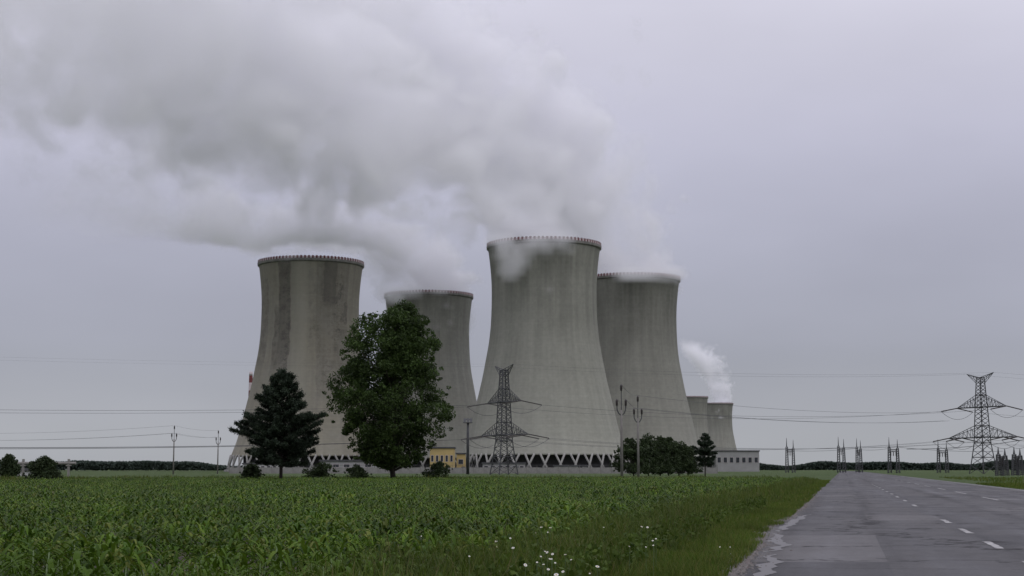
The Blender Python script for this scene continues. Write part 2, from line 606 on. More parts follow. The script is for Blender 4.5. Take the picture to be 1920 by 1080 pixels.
puddle(34.0, 47.0, 0.26, 0.24, 3.0, 'farthest thin puddle along the broken asphalt edge')

# loose stones along the broken edge
n_st = 2600
s_ = 14 + 70 * rng.random(n_st) ** 1.7
off_ = rng.normal(-0.12, 0.16, n_st)
sz = rng.uniform(0.006, 0.02, n_st) * (1 + 1.0 * (rng.random(n_st) > 0.95))
cen = np.array([list(rd(a_, edge_left(a_) + o_, 0.012 if o_ < 0 else road_z(a_, edge_left(a_) + o_))) for a_, o_ in zip(s_, off_)])
tmpl = np.array([(-1, -0.8, -0.3), (0.9, -1, -0.3), (1, 0.8, -0.3), (-0.8, 1, -0.3), (-0.5, -0.5, 0.7), (0.6, -0.4, 0.8), (0.4, 0.6, 0.6), (-0.6, 0.4, 0.9)])
tv = tmpl[None] * (sz[:, None, None] * rng.uniform(0.6, 1.3, (n_st, 8, 1)))
aa = rng.uniform(0, 6.28, n_st); ca_, sa_ = np.cos(aa)[:, None], np.sin(aa)[:, None]
tv = np.stack([tv[..., 0] * ca_ - tv[..., 1] * sa_, tv[..., 0] * sa_ + tv[..., 1] * ca_, tv[..., 2]], 2) + cen[:, None, :]
tf = np.array([(4, 5, 6, 7), (0, 1, 5, 4), (1, 2, 6, 5), (2, 3, 7, 6), (3, 0, 4, 7)])
tag(link('gravel', np_mesh('gravel', tv.reshape(-1, 3), (tf[None] + (np.arange(n_st) * 8)[:, None, None]).reshape(-1, 4), simple('grey_stones', (0.13, 0.12, 0.11), 0.8, 0.4, 6.0))), 'loose gravel and asphalt crumbs along the road edge', 'gravel', kind='stuff')

# ------------------------------------------------------------------ cooling towers
TH = 118.8
PROF = [(43.6, 8.5), (42.3, 12), (40.6, 16.5), (39.1, 22), (36.3, 34), (33.0, 48), (30.9, 59), (29.3, 68), (28.35, 77), (27.95, 86), (27.85, 95), (28.1, 102), (28.7, 109), (29.4, 115), (29.9, TH - 0.8)]
def smooth_prof(p, n):
    """Catmull-Rom through the measured outline."""
    out = []
    m = len(p)
    for i in range(m - 1):
        p0, p1, p2, p3 = p[max(i - 1, 0)], p[i], p[i + 1], p[min(i + 2, m - 1)]
        for k in range(n):
            t = k / n
            out.append(tuple(0.5 * (2 * b + (c - a) * t + (2 * a - 5 * b + 4 * c - d) * t * t + (3 * b - a - 3 * c + d) * t ** 3) for a, b, c, d in zip(p0, p1, p2, p3)))
    out.append(p[-1])
    return out
M_RED = simple('faded_red_paint', (0.10, 0.020, 0.022), 0.7, 0.25, 0.5)
M_WHITE = simple('faded_white_paint', (0.48, 0.42, 0.42), 0.7, 0.15, 0.5)
M_RIM = simple('rim_concrete', (0.17, 0.165, 0.15), 0.9, 0.25, 0.4)
M_LEG = simple('leg_concrete', (0.26, 0.255, 0.235), 0.9, 0.2, 0.4)
leg_mb = MB()
leg_mb.tube([(45.6, -1.9, -0.2), (43.5, 2.4, 9.2)], 0.55, 8)
LEG_A = leg_mb.mesh('leg', M_LEG, True)
leg_mb = MB()
leg_mb.tube([(45.6, 1.9, -0.2), (43.5, -2.4, 9.2)], 0.55, 8)
LEG_B = leg_mb.mesh('leg', M_LEG, True)
def ring_panels(k0, n, r, z0, z1, th):
    m = MB()
    for k in range(k0, 2 * n, 2):
        a0, a1 = 2 * math.pi * k / (2 * n), 2 * math.pi * (k + 0.98) / (2 * n)
        vs = []
        for z in (z0, z1):
            for a, rr in ((a0, r), (a1, r), (a1, r - th), (a0, r - th)):
                vs.append((rr * math.cos(a), rr * math.sin(a), z))
        m.add(vs, [(3, 2, 1, 0), (4, 5, 6, 7), (0, 1, 5, 4), (1, 2, 6, 5), (2, 3, 7, 6), (3, 0, 4, 7)])
    return m
REDP = ring_panels(0, 88, 30.55, TH + 0.25, TH + 1.75, 0.3).mesh('red_parapet_panels', M_RED)
WHIP = ring_panels(1, 88, 30.53, TH + 0.25, TH + 1.35, 0.3).mesh('white_parapet_panels', M_WHITE)
def tower(px, D, mat, label, rz, legs=True):
    t = empty('cooling_tower', (xat(px, D), D, 0), rz)
    tag(t, label, 'cooling tower', 'hyperbolic cooling towers of the power station')
    out = smooth_prof(PROF, 3)
    inn = [(r - 0.6, z) for r, z in reversed(out)]
    m = MB()
    m.lathe(out + inn, 128, closed=True)
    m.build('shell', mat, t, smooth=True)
    m = MB()
    m.lathe([(29.95, TH - 1.6), (30.6, TH - 1.0), (30.7, TH + 0.2), (28.9, TH + 0.2), (28.9, TH - 1.6)], 128, closed=True)
    m.build('rim_ring', M_RIM, t)
    tag(link('red_parapet_panels', REDP, t), 'faded red panels of the parapet', kind='stuff')
    tag(link('white_parapet_panels', WHIP, t), 'faded white panels of the parapet', kind='stuff')
    m = MB()
    m.lathe([(47.2, -0.3), (47.2, 0.9), (46.6, 1.2), (46.2, 1.2), (46.2, -0.3)], 96, closed=True)
    m.build('basin_wall', M_LEG, t)
    m = MB()
    m.lathe([(45.5, 0.5), (36.5, 0.7), (36.5, 9.0), (40.5, 9.2)], 64)
    m.build('fill_screen', M_FILL, t)
    if legs:
        for k in range(36):
            a = 2 * math.pi * k / 36
            link('leg', LEG_A, t, rot=(0, 0, a))
            link('leg', LEG_B, t, rot=(0, 0, a))
    return t
M_FILL = simple('dark_fill', (0.05, 0.05, 0.048), 0.9, 0.3, 0.3)
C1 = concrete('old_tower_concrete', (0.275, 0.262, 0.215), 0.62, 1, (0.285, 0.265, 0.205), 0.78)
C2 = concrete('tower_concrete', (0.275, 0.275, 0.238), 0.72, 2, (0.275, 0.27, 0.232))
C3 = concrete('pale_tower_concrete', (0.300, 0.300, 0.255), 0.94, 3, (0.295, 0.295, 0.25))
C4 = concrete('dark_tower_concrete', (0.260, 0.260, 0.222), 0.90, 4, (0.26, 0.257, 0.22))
D1, D2, D3, D4, D5, D6 = 888, 1056, 817, 963, 2560, 2810
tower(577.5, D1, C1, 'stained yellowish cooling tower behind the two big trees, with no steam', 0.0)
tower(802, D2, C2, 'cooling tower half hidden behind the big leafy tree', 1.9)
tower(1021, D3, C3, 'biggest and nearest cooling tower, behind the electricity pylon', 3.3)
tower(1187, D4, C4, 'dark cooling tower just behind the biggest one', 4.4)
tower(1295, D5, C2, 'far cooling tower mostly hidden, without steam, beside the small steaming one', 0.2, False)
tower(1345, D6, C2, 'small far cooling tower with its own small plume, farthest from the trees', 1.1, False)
# ------------------------------------------------------------------ power lines
M_STEEL = simple('dark_galvanised_steel', (0.055, 0.057, 0.058), 0.65, 0.2, 0.6, 0.2)
M_WIRE = simple('weathered_cable', (0.05, 0.052, 0.056), 0.6, 0.05, 0.2)
M_INS = simple('brown_insulator', (0.035, 0.028, 0.026), 0.4, 0.1, 1.0)
M_POLE = simple('pole_concrete', (0.19, 0.18, 0.165), 0.9, 0.2, 0.8)
ARM = Vector((0.457, -0.889, 0)).normalized()
LINE = Vector((0.889, 0.457, 0)).normalized()
PZ = [(0.0, 5.4), (4.2, 4.2), (8.6, 3.2), (13.4, 2.8), (18.6, 2.35), (22.0, 2.0), (26.9, 1.5)]
def pw(z):
    for (z0, w0), (z1, w1) in zip(PZ, PZ[1:]):
        if z <= z1: return w0 + (w1 - w0) * (z - z0) / (z1 - z0)
    return PZ[-1][1]
def corner(i, z):
    sx, sy = ((-1, -1), (1, -1), (1, 1), (-1, 1))[i % 4]
    w = pw(z) / 2
    return LINE * (sx * w) + ARM * (sy * w) + Vector((0, 0, z))
ATT_U = [(-9.6, 18.7), (9.6, 18.7)]
ATT_L = [(-13.4, 10.2), (-8.0, 10.2), (8.0, 10.2), (13.4, 10.2)]
HORN = [(-5.2, 28.1), (5.2, 28.1)]
STR = 6.0
DROP = 1.0
def pylon():
    t = empty('electricity_pylon', (0, 0, 0))
    for i in range(4):
        m = MB()
        m.tube([corner(i, z) for z, _ in PZ], 0.14, 4)
        m.build('corner_leg', M_STEEL, t)
    levels = [0, 2.4, 4.6, 6.6, 8.6, 10.3, 11.9, 13.4, 14.8, 16.1, 17.4, 18.6, 19.8, 20.9, 22.0, 23.0, 24.0, 25.0, 26.0, 26.9]
    for i in range(4):
        m = MB()
        for a, b in zip(levels, levels[1:]):
            m.bar(corner(i, a), corner(i + 1, b), 0.11)
            m.bar(corner(i + 1, a), corner(i, b), 0.11)
        for z in (4.6, 8.6, 10.3, 13.4, 18.6, 22.0, 26.9):
            m.bar(corner(i, z), corner(i + 1, z), 0.15)
        m.build('bracing', M_STEEL, t)
    def arm(s, tip_r, z, ztop):
        m = MB()
        tip = ARM * (s * tip_r) + Vector((0, 0, z))
        ca = [LINE * (k * pw(z) / 2) + ARM * (s * pw(z) / 2) + Vector((0, 0, z)) for k in (-1, 1)]
        cb = [LINE * (k * pw(ztop) / 2) + ARM * (s * pw(ztop) / 2) + Vector((0, 0, ztop)) for k in (-1, 1)]
        for c in ca: m.bar(c, tip, 0.2)
        for c in cb: m.bar(c, tip, 0.13)
        N = 7
        for k in range(N):
            f0, f1 = k / N, (k + 1) / N
            a0, a1 = ca[0].lerp(tip, f0), ca[1].lerp(tip, f0)
            b0, b1 = ca[0].lerp(tip, f1), ca[1].lerp(tip, f1)
            u0, u1 = cb[0].lerp(tip, f0), cb[1].lerp(tip, f0)
            v0, v1 = cb[0].lerp(tip, f1), cb[1].lerp(tip, f1)
            m.bar(a0, b1, 0.08); m.bar(a1, b0, 0.08); m.bar(b0, b1, 0.08)
            m.bar(a0, v0, 0.08); m.bar(a1, v1, 0.08); m.bar(b0, v0, 0.08); m.bar(b1, v1, 0.08)
        m.build('crossarm', M_STEEL, t)
    for s in (-1, 1):
        arm(s, 9.6, 18.6, 22.0)
        arm(s, 13.4, 10.1, 13.4)
        m = MB()
        for k in (-1, 1):
            a = LINE * (k * 0.75) + ARM * (s * 0.75) + Vector((0, 0, 26.9))
            b = LINE * (k * 0.75) + ARM * (s * 0.75) + Vector((0, 0, 25.2))
            tip = ARM * (s * 5.2) + Vector((0, 0, 28.1))
            m.bar(a, tip, 0.14); m.bar(b, tip, 0.12)
            for q in (0.3, 0.6):
                m.bar(a.lerp(tip, q), b.lerp(tip, q - 0.2), 0.08)
        m.build('earth_wire_horn', M_STEEL, t)
    prof = []
    for k in range(22):
        z = k / 22 * STR
        prof += [(0.07, z), (0.17, z + 0.06), (0.17, z + 0.16), (0.07, z + 0.2)]
    im = MB(); im.lathe(prof, 6)
    ime = im.mesh('insulator_string', M_INS)
    for (a, z) in ATT_U + ATT_L:
        for s in (-1, 1):
            d = (LINE * s * STR + Vector((0, 0, -DROP))).normalized()
            o = link('insulator_string', ime, t, ARM * a + Vector((0, 0, z - 0.1)))
            o.rotation_euler = d.to_track_quat('Z', 'Y').to_euler()
        m = MB()
        e0 = ARM * a + LINE * -STR + Vector((0, 0, z - 0.1 - DROP)); e1 = ARM * a + LINE * STR + Vector((0, 0, z - 0.1 - DROP))
        m.tube([e0.lerp(e1, k / 12) + Vector((0, 0, -2.2 * (1 - (k / 6 - 1) ** 2))) for k in range(13)], 0.05, 5)
        m.build('jumper_cable', M_WIRE, t)
    return t
P1 = Vector((xat(945, 400), 400, 0))
P2 = P1 + LINE * 164
py1 = pylon(); py1.location = P1
GP = 'lattice pylons of the high voltage line'
tag(py1, 'dark steel lattice pylon standing in front of the biggest cooling tower', 'pylon', GP)
py2 = copy_tree(py1); py2.location = P2; S2 = 1.09; py2.scale = (S2, S2, S2)
tag(py2, 'dark steel lattice pylon beyond the road, near the edge of the photo', 'pylon', GP)
def cable(a, b, sag, label, group, r=0.032, n=22, cat='cable', name='power_cable'):
    m = MB()
    pts = []
    for k in range(n + 1):
        f = k / n
        p = a.lerp(b, f); p.z -= 4 * sag * f * (1 - f)
        pts.append(p)
    m.tube(pts, r, 5)
    return tag(m.build(name, M_WIRE), label, cat, group)
def att(P, a, z, s, sc=1.0):
    return P + (ARM * a + LINE * (s * STR) + Vector((0, 0, z - 0.1 - DROP))) * sc
def hw(P, a, z, sc=1.0):
    return P + (ARM * a + Vector((0, 0, z))) * sc
P0 = P1 - LINE * 290
P3 = P2 + LINE * 230
names_u = ['far side', 'near side']
for i, (a, z) in enumerate(ATT_U + ATT_L):
    lv = 'upper' if i < 2 else 'lower'
    wh = (['far', 'near'] if i < 2 else ['', '', 'outermost far', 'inner far', 'inner near', 'outermost near'])[i]
    cable(att(P1, a, z, -1), att(P0, a, z, 1), 3.6 if i < 2 else 3.2, f'{wh} conductor of the {lv} crossarms, crossing the sky beside the stained tower', 'high voltage conductors')
    cable(att(P1, a, z, 1), att(P2, a, z, -1, S2), 2.6, f'{wh} conductor of the {lv} crossarms, strung between the two pylons', 'high voltage conductors')
    cable(att(P2, a, z, 1, S2), att(P3, a, z, -1, S2), 3.0, f'{wh} conductor of the {lv} crossarms, leaving the pylon beyond the road', 'high voltage conductors')
for i, (a, z) in enumerate(HORN):
    wh = ['far', 'near'][i]
    cable(hw(P1, a, z), hw(P0, a, z), 2.4, f'thin {wh} earth wire at the pylon tops, beside the stained tower', 'earth wires', 0.008, name='earth_wire')
    cable(hw(P1, a, z), hw(P2, a, z, S2), 1.6, f'thin {wh} earth wire between the tops of the two pylons', 'earth wires', 0.018, name='earth_wire')
    cable(hw(P2, a, z, S2), hw(P3, a, z, S2), 2.0, f'thin {wh} earth wire leaving the pylon beyond the road', 'earth wires', 0.018, name='earth_wire')

def fork_pole(px, ytop, D, rz, label):
    h = zat(ytop, D)
    t = empty('forked_pole', (xat(px, D), D, 0), rz)
    tag(t, label, 'utility pole', 'forked medium voltage poles')
    k = h / 12.0
    m = MB(); m.tube([(0, 0, -0.2), (0, 0, 6 * k), (0, 0, 8.6 * k)], [0.21, 0.17, 0.14], 10)
    m.build('shaft', M_POLE, t, smooth=True)
    m = MB()
    m.tube([(0, 0, 8.55 * k), (0, 0, 11.0 * k)], 0.06, 6)
    for s in (-1, 1):
        m.tube([(0, 0, 7.9 * k), (s * 0.36, 0, 8.2 * k), (s * 0.58, 0, 8.6 * k), (s * 0.62, 0, 9.2 * k)], 0.08, 6)
    m.build('fork', M_STEEL, t)
    im = MB(); im.lathe([(0.0, 0), (0.11, 0.0), (0.2, 0.1), (0.12, 0.25), (0.22, 0.35), (0.13, 0.5), (0.2, 0.6), (0.1, 0.85), (0.0, 0.95)], 10)
    ime = im.mesh('insulator', M_INS, True)
    for x, z in ((0, 11.0 * k), (-0.62, 9.15 * k), (0.62, 9.15 * k)):
        link('insulator', ime, t, (x, 0, z))
    R3 = Matrix.Rotation(rz, 3, 'Z')
    return [t.location + R3 @ Vector((x, 0, z + 0.95)) for x, z in ((0, 11.0 * k), (-0.62, 9.15 * k), (0.62, 9.15 * k))]
fa = fork_pole(325, 797, 410, 0.1, 'taller forked pole against the sky, clear of the stained tower')
fb = fork_pole(408, 806, 458, 0.1, 'shorter forked pole close beside the stained tower and the pine')
fc = fork_pole(1166, 718, 211, 0.15, 'tall forked concrete pole at the edge of the biggest tower')
fd = fork_pole(1197, 740, 243, 0.15, 'second forked concrete pole, in front of the dark tower')
for nm, (q0, q1) in (('the two poles beside the stained tower', (fa, fb)), ('the two poles in front of the dark tower', (fc, fd))):
    for j, wh in enumerate(('top', 'outer', 'inner')):
        cable(q0[j], q1[j], 0.5, f'thin {wh} wire strung between {nm}', 'thin pole wires', 0.02, 8, name='pole_wire')
for j, wh in enumerate(('top', 'outer', 'inner')):
    cable(fd[j], fd[j] + Vector((75, 95, 1.0)), 1.2, f'thin {wh} wire leaving the second concrete pole towards the switchyard', 'thin pole wires', 0.022, 14, name='pole_wire')
    cable(fa[j], fa[j] + Vector((-110, 60, 0.5)), 1.6, f'thin {wh} wire leaving the taller pole towards the roadside trees', 'thin pole wires', 0.022, 14, name='pole_wire')

# floodlight mast
D = 420
t = empty('floodlight_mast', (xat(877, D), D, 0), 0.0)
tag(t, 'dark floodlight mast with a square head beside the pylon', 'light mast')
h = zat(783, D)
m = MB(); m.tube([(0, 0, -0.2), (0, 0, h * 0.6), (0, 0, h - 1.4)], [0.42, 0.36, 0.3], 10); m.build('mast', M_STEEL, t, smooth=True)
m = MB(); m.box((0, 0, h - 1.4), (2.5, 1.4, 0.16)); m.box((0, 0.5, h - 0.5), (2.2, 0.12, 0.12)); m.box((0, -0.5, h - 0.5), (2.2, 0.12, 0.12)); m.build('platform', M_STEEL, t)
M_LAMP = simple('grey_lamp_glass', (0.16, 0.16, 0.17), 0.4, 0.1, 1)
for x in (-0.85, 0, 0.85):
    for y in (-0.5, 0.5):
        m = MB(); m.box((x, y * 1.2, h - 0.72), (0.62, 0.4, 1.0), 0.0); m.build('floodlight', M_LAMP, t)

# striped chimney beside the stained tower
D = 1980
t = empty('chimney', (xat(467, D), D, 0))
tag(t, 'thin striped chimney peeping out beside the stained tower', 'chimney')
h = zat(697, D)
def rch(z): return 4.2 - 2.0 * z / h
segs = [0, h - 54, h - 44, h - 34, h - 24, h - 14, h - 5, h]
for k, (a, b) in enumerate(zip(segs, segs[1:])):
    m = MB(); m.tube([(0, 0, a), (0, 0, b)], [rch(a), rch(b)], 16, cap=(k == len(segs) - 2))
    m.build('chimney_band', M_LEG if k == 0 else (simple('chimney_red', (0.13, 0.03, 0.03), 0.8, 0.2, 0.2) if k % 2 else M_WHITE), t, smooth=True)

# ------------------------------------------------------------------ plant buildings
M_GLASS = simple('dark_window_glass', (0.03, 0.035, 0.04), 0.15, 0.1, 1)
def shed(px0, px1, ytop, D, dep, mat, label, roof=(0.06, 0.06, 0.062), win=0, name='industrial_building', door=False, wmat=None):
    x0, x1, h = xat(px0, D), xat(px1, D), zat(ytop, D)
    t = empty(name, ((x0 + x1) / 2, D, 0))
    w = x1 - x0
    tag(t, label, 'building')
    m = MB(); m.box((0, dep / 2, (h - 0.6) / 2), (w, dep, h - 0.6)); m.build('wall', mat, t)
    m = MB(); m.box((0, dep / 2, h - 0.3), (w + 0.8, dep + 0.8, 0.6)); m.build('roof', simple('roof_sheet', roof, 0.8, 0.15, 0.5), t)
    for k in range(win):
        x = -w / 2 + w * (k + 0.5) / win
        f = MB(); f.box((x, -0.06, h * 0.55), (w / win * 0.6, 0.12, h * 0.26)); fo = f.build('window', M_WHITE if wmat is None else wmat, t)
        g = MB(); g.box((x, -0.13, h * 0.55), (w / win * 0.6 - 0.25, 0.04, h * 0.26 - 0.25)); g.build('pane', M_GLASS, fo)
    if door:
        f = MB(); f.box((w * 0.3, -0.05, 1.25), (1.6, 0.1, 2.5)); f.build('door', M_STEEL, t)
    return t
M_YEL = simple('yellow_sheet', (0.40, 0.30, 0.12), 0.7, 0.12, 0.3)
M_GREYW = simple('grey_sheet', (0.28, 0.28, 0.27), 0.7, 0.1, 0.3)
M_PALEW = simple('pale_render', (0.48, 0.48, 0.46), 0.8, 0.1, 0.4)
shed(806, 851, 838, 640, 14, M_YEL, 'low yellow building between the leafy tree and the floodlight mast', win=5)
shed(856, 872, 849, 660, 10, M_YEL, 'small yellow shed at the foot of the floodlight mast', win=1, door=True)
shed(1343, 1424, 844.5, 900, 20, M_GREYW, 'long low grey building with a dark roof beside the small far tower', win=7)
shed(-60, 37, 886.5 - 9, 330, 8, M_PALEW, 'low pale wall building behind the corn under the corner tree', win=5, door=True)
shed(600, 700, 862, 560, 16, M_GREYW, 'grey shed behind the trunks of the two big trees', win=5)

shed(455, 520, 868, 700, 12, M_PALEW, 'pale low building at the foot of the stained tower behind the pine', win=6, door=True)
shed(905, 985, 867, 640, 12, M_GREYW, 'grey pump house behind the electricity pylon', win=6, door=True)
shed(1040, 1100, 872, 600, 9, M_PALEW, 'small pale building at the foot of the biggest tower', win=4, door=True)
# perimeter fence of concrete panels
FD = 505.0
fx0, fx1 = xat(430, FD), xat(1345, FD)
fr = empty('perimeter_fence', ((fx0 + fx1) / 2, FD, 0))
tag(fr, 'long grey concrete panel fence in front of the cooling towers', 'fence')
M_PANEL = simple('fence_concrete', (0.22, 0.215, 0.20), 0.9, 0.25, 0.7)
NP = 46
pw_ = (fx1 - fx0) / NP
m = MB(); m.box((0, 0, 1.0), (pw_ - 0.22, 0.1, 2.0)); PAN = m.mesh('panel', M_PANEL)
m = MB(); m.box((0, 0, 1.15), (0.2, 0.24, 2.5)); m.bar((0, 0, 2.4), (0, -0.4, 2.9), 0.07); PST = m.mesh('post', M_POLE)
for k in range(NP + 1):
    link('post', PST, fr, (-(fx1 - fx0) / 2 + k * pw_, 0, -0.1))
    if k < NP: link('panel', PAN, fr, (-(fx1 - fx0) / 2 + (k + 0.5) * pw_, random.uniform(-0.02, 0.02), random.uniform(-0.08, 0.02)))
m = MB()
for zz, yy in ((2.5, -0.12), (2.7, -0.26), (2.9, -0.4)):
    m.tube([(-(fx1 - fx0) / 2, yy, zz - 0.1), ((fx1 - fx0) / 2, yy, zz - 0.1)], 0.02, 4)
m.build('barbed_wire', M_WIRE, fr)

# pipe bridge behind the bushes on the field's far side
D = 300
t = empty('pipe_bridge', (xat(86, D), D, 0))
tag(t, 'grey overhead pipe bridge on posts behind the field edge bush', 'pipe bridge')
z = zat(868.5, D); w = xat(142, D) - xat(30, D)
m = MB(); m.tube([(-w / 2, 0, z), (w / 2, 0, z)], 0.28, 10); m.build('pipe', M_POLE, t)
for k in range(3):
    x = -w / 2 + w * (0.12 + 0.38 * k)
    m = MB(); m.box((x, 0, (z + 0.9) / 2 - 0.1), (0.4, 0.4, z + 0.9)); m.box((x, 0, z - 0.42), (1.0, 0.5, 0.25)); m.build('post', M_POLE, t)

# switchyard portals
def portal(px, ytop, D, gap, label, rz=0.0):
    h = zat(ytop, D)
    t = empty('switchyard_portal', (xat(px, D), D, 0), rz)
    tag(t, label, 'portal', 'switchyard portals')
    for s in (-1, 1):
        m = MB()
        x = s * gap / 2
        hb = h * (0.74 if s < 0 else 0.70)
        for sx in (-1, 1):
            for sy in (-1, 1):
                m.bar((x + sx * 0.6, sy * 0.6, -0.1), (x + sx * 0.32, sy * 0.32, hb), 0.16)
        N = 11
        for k in range(N):
            z0, z1 = hb * k / N, hb * (k + 1) / N
            w0 = 0.6 - 0.28 * k / N; w1 = 0.6 - 0.28 * (k + 1) / N
            for sy in (-1, 1):
                m.bar((x - w0, sy * w0, z0), (x + w1, sy * w1, z1), 0.1)
                m.bar((x + sy * w0, -w0, z0), (x + sy * w1, w1, z1), 0.1)
        m.build('column', M_STEEL, t)
        m = MB(); m.tube([(x, 0, hb), (x, 0, hb + 0.5), (x, 0, h * (1.0 if s < 0 else 0.94))], [0.3, 0.2, 0.06], 6); m.build('spike', M_STEEL, t)
    m = MB()
    for zz in (h * 0.6, h * 0.66):
        m.bar((-gap / 2, 0, zz), (gap / 2, 0, zz), 0.18)
    for k in range(6):
        m.bar((-gap / 2 + gap * k / 6, 0, h * 0.6), (-gap / 2 + gap * (k + 1) / 6, 0, h * (0.66 if k % 2 else 0.66)), 0.1)
    m.build('beam', M_STEEL, t)
    im = MB(); im.lathe([(0.0, 0), (0.1, 0)] + [q for j in range(6) for q in ((0.22, -0.1 - j * 0.25), (0.1, -0.22 - j * 0.25))] + [(0.0, -1.65)], 8)
    ime = im.mesh('insulator', M_INS)
    for k in range(3):
        link('insulator', ime, t, (gap * (k - 1) * 0.3, 0, h * 0.6))
    return t
portal(1482, 821, 620, 2.6, 'first slim switchyard portal beside the long grey building')
portal(1578, 819, 640, 2.2, 'second switchyard portal along from the long grey building')
portal(1611, 822, 660, 1.6, 'third switchyard portal, close beside the second one')
portal(1676, 820, 560, 3.0, 'fourth switchyard portal, beyond the road')
portal(1768, 824, 600, 3.2, 'fifth switchyard portal, beneath the pylon beyond the road')
portal(1879, 838, 330, 1.4, 'larger dark switchyard portal at the photo edge, in front of the far trees')
portal(1908, 838, 345, 1.3, 'outermost dark switchyard portal at the photo edge')
for k, (x0, y0, x1, y1, D) in enumerate(((1482, 845, 1611, 840, 630), (1611, 843, 1680, 838, 600), (1680, 838, 1880, 846, 520), (1700, 842, 1935, 822, 330))):
    cable(at(x0, y0, D), at(x1, y1, D), 0.6, ('dark busbar cable between the first and third switchyard portals', 'busbar cable from the third to the fourth switchyard portal', 'long busbar cable between the inner and the outer switchyard portals', 'thick cable rising past the outermost switchyard portal')[k], 'switchyard cables', 0.06, 12, name='busbar_cable')
# ------------------------------------------------------------------ trees
M_BARK = simple('dark_bark', (0.045, 0.038, 0.03), 0.95, 0.3, 3.0)
M_LEAF = leafy('broad_leaves', (0.024, 0.045, 0.010), (0.056, 0.092, 0.021), 0.55, 0.28, 0.8)
M_LEAF2 = leafy('dull_leaves', (0.022, 0.036, 0.014), (0.045, 0.066, 0.024), 0.6, 0.25, 0.6)
M_NEEDLE = leafy('pine_needles', (0.012, 0.021, 0.012), (0.026, 0.040, 0.020), 0.6, 0.12, 0.5)
def rand_dirs(n):
    v = rng.normal(size=(n, 3))
    return v / np.linalg.norm(v, axis=1, keepdims=True)
def leaf_quads(pos, size, asp=0.62, up=None):
    """One lozenge leaf at each position, turned at random."""
    n = len(pos)
    d = rand_dirs(n)
    if up is not None: d = d + up; d /= np.linalg.norm(d, axis=1, keepdims=True)
    e = rand_dirs(n)
    e = np.cross(d, e); e /= np.linalg.norm(e, axis=1, keepdims=True) + 1e-9
    s = size[:, None]
    v = np.stack([pos - d * s * 0.5, pos + e * s * asp * 0.5 + d * s * 0.05, pos + d * s * 0.5, pos - e * s * asp * 0.5 + d * s * 0.05], axis=1)
    f = np.arange(n * 4).reshape(n, 4)
    return v.reshape(-1, 3), f
def clump_leaves(centres, radii, counts, size, flat=0.8):
    P, S_ = [], []
    for c, r, k in zip(centres, radii, counts):
        d = rand_dirs(k) * (r * rng.uniform(0.25, 1.0, k) ** 0.55)[:, None]
        d[:, 2] *= flat
        P.append(np.array(c)[None, :] + d)
        S_.append(rng.uniform(0.6, 1.3, k) * size)
    return leaf_quads(np.concatenate(P), np.concatenate(S_))

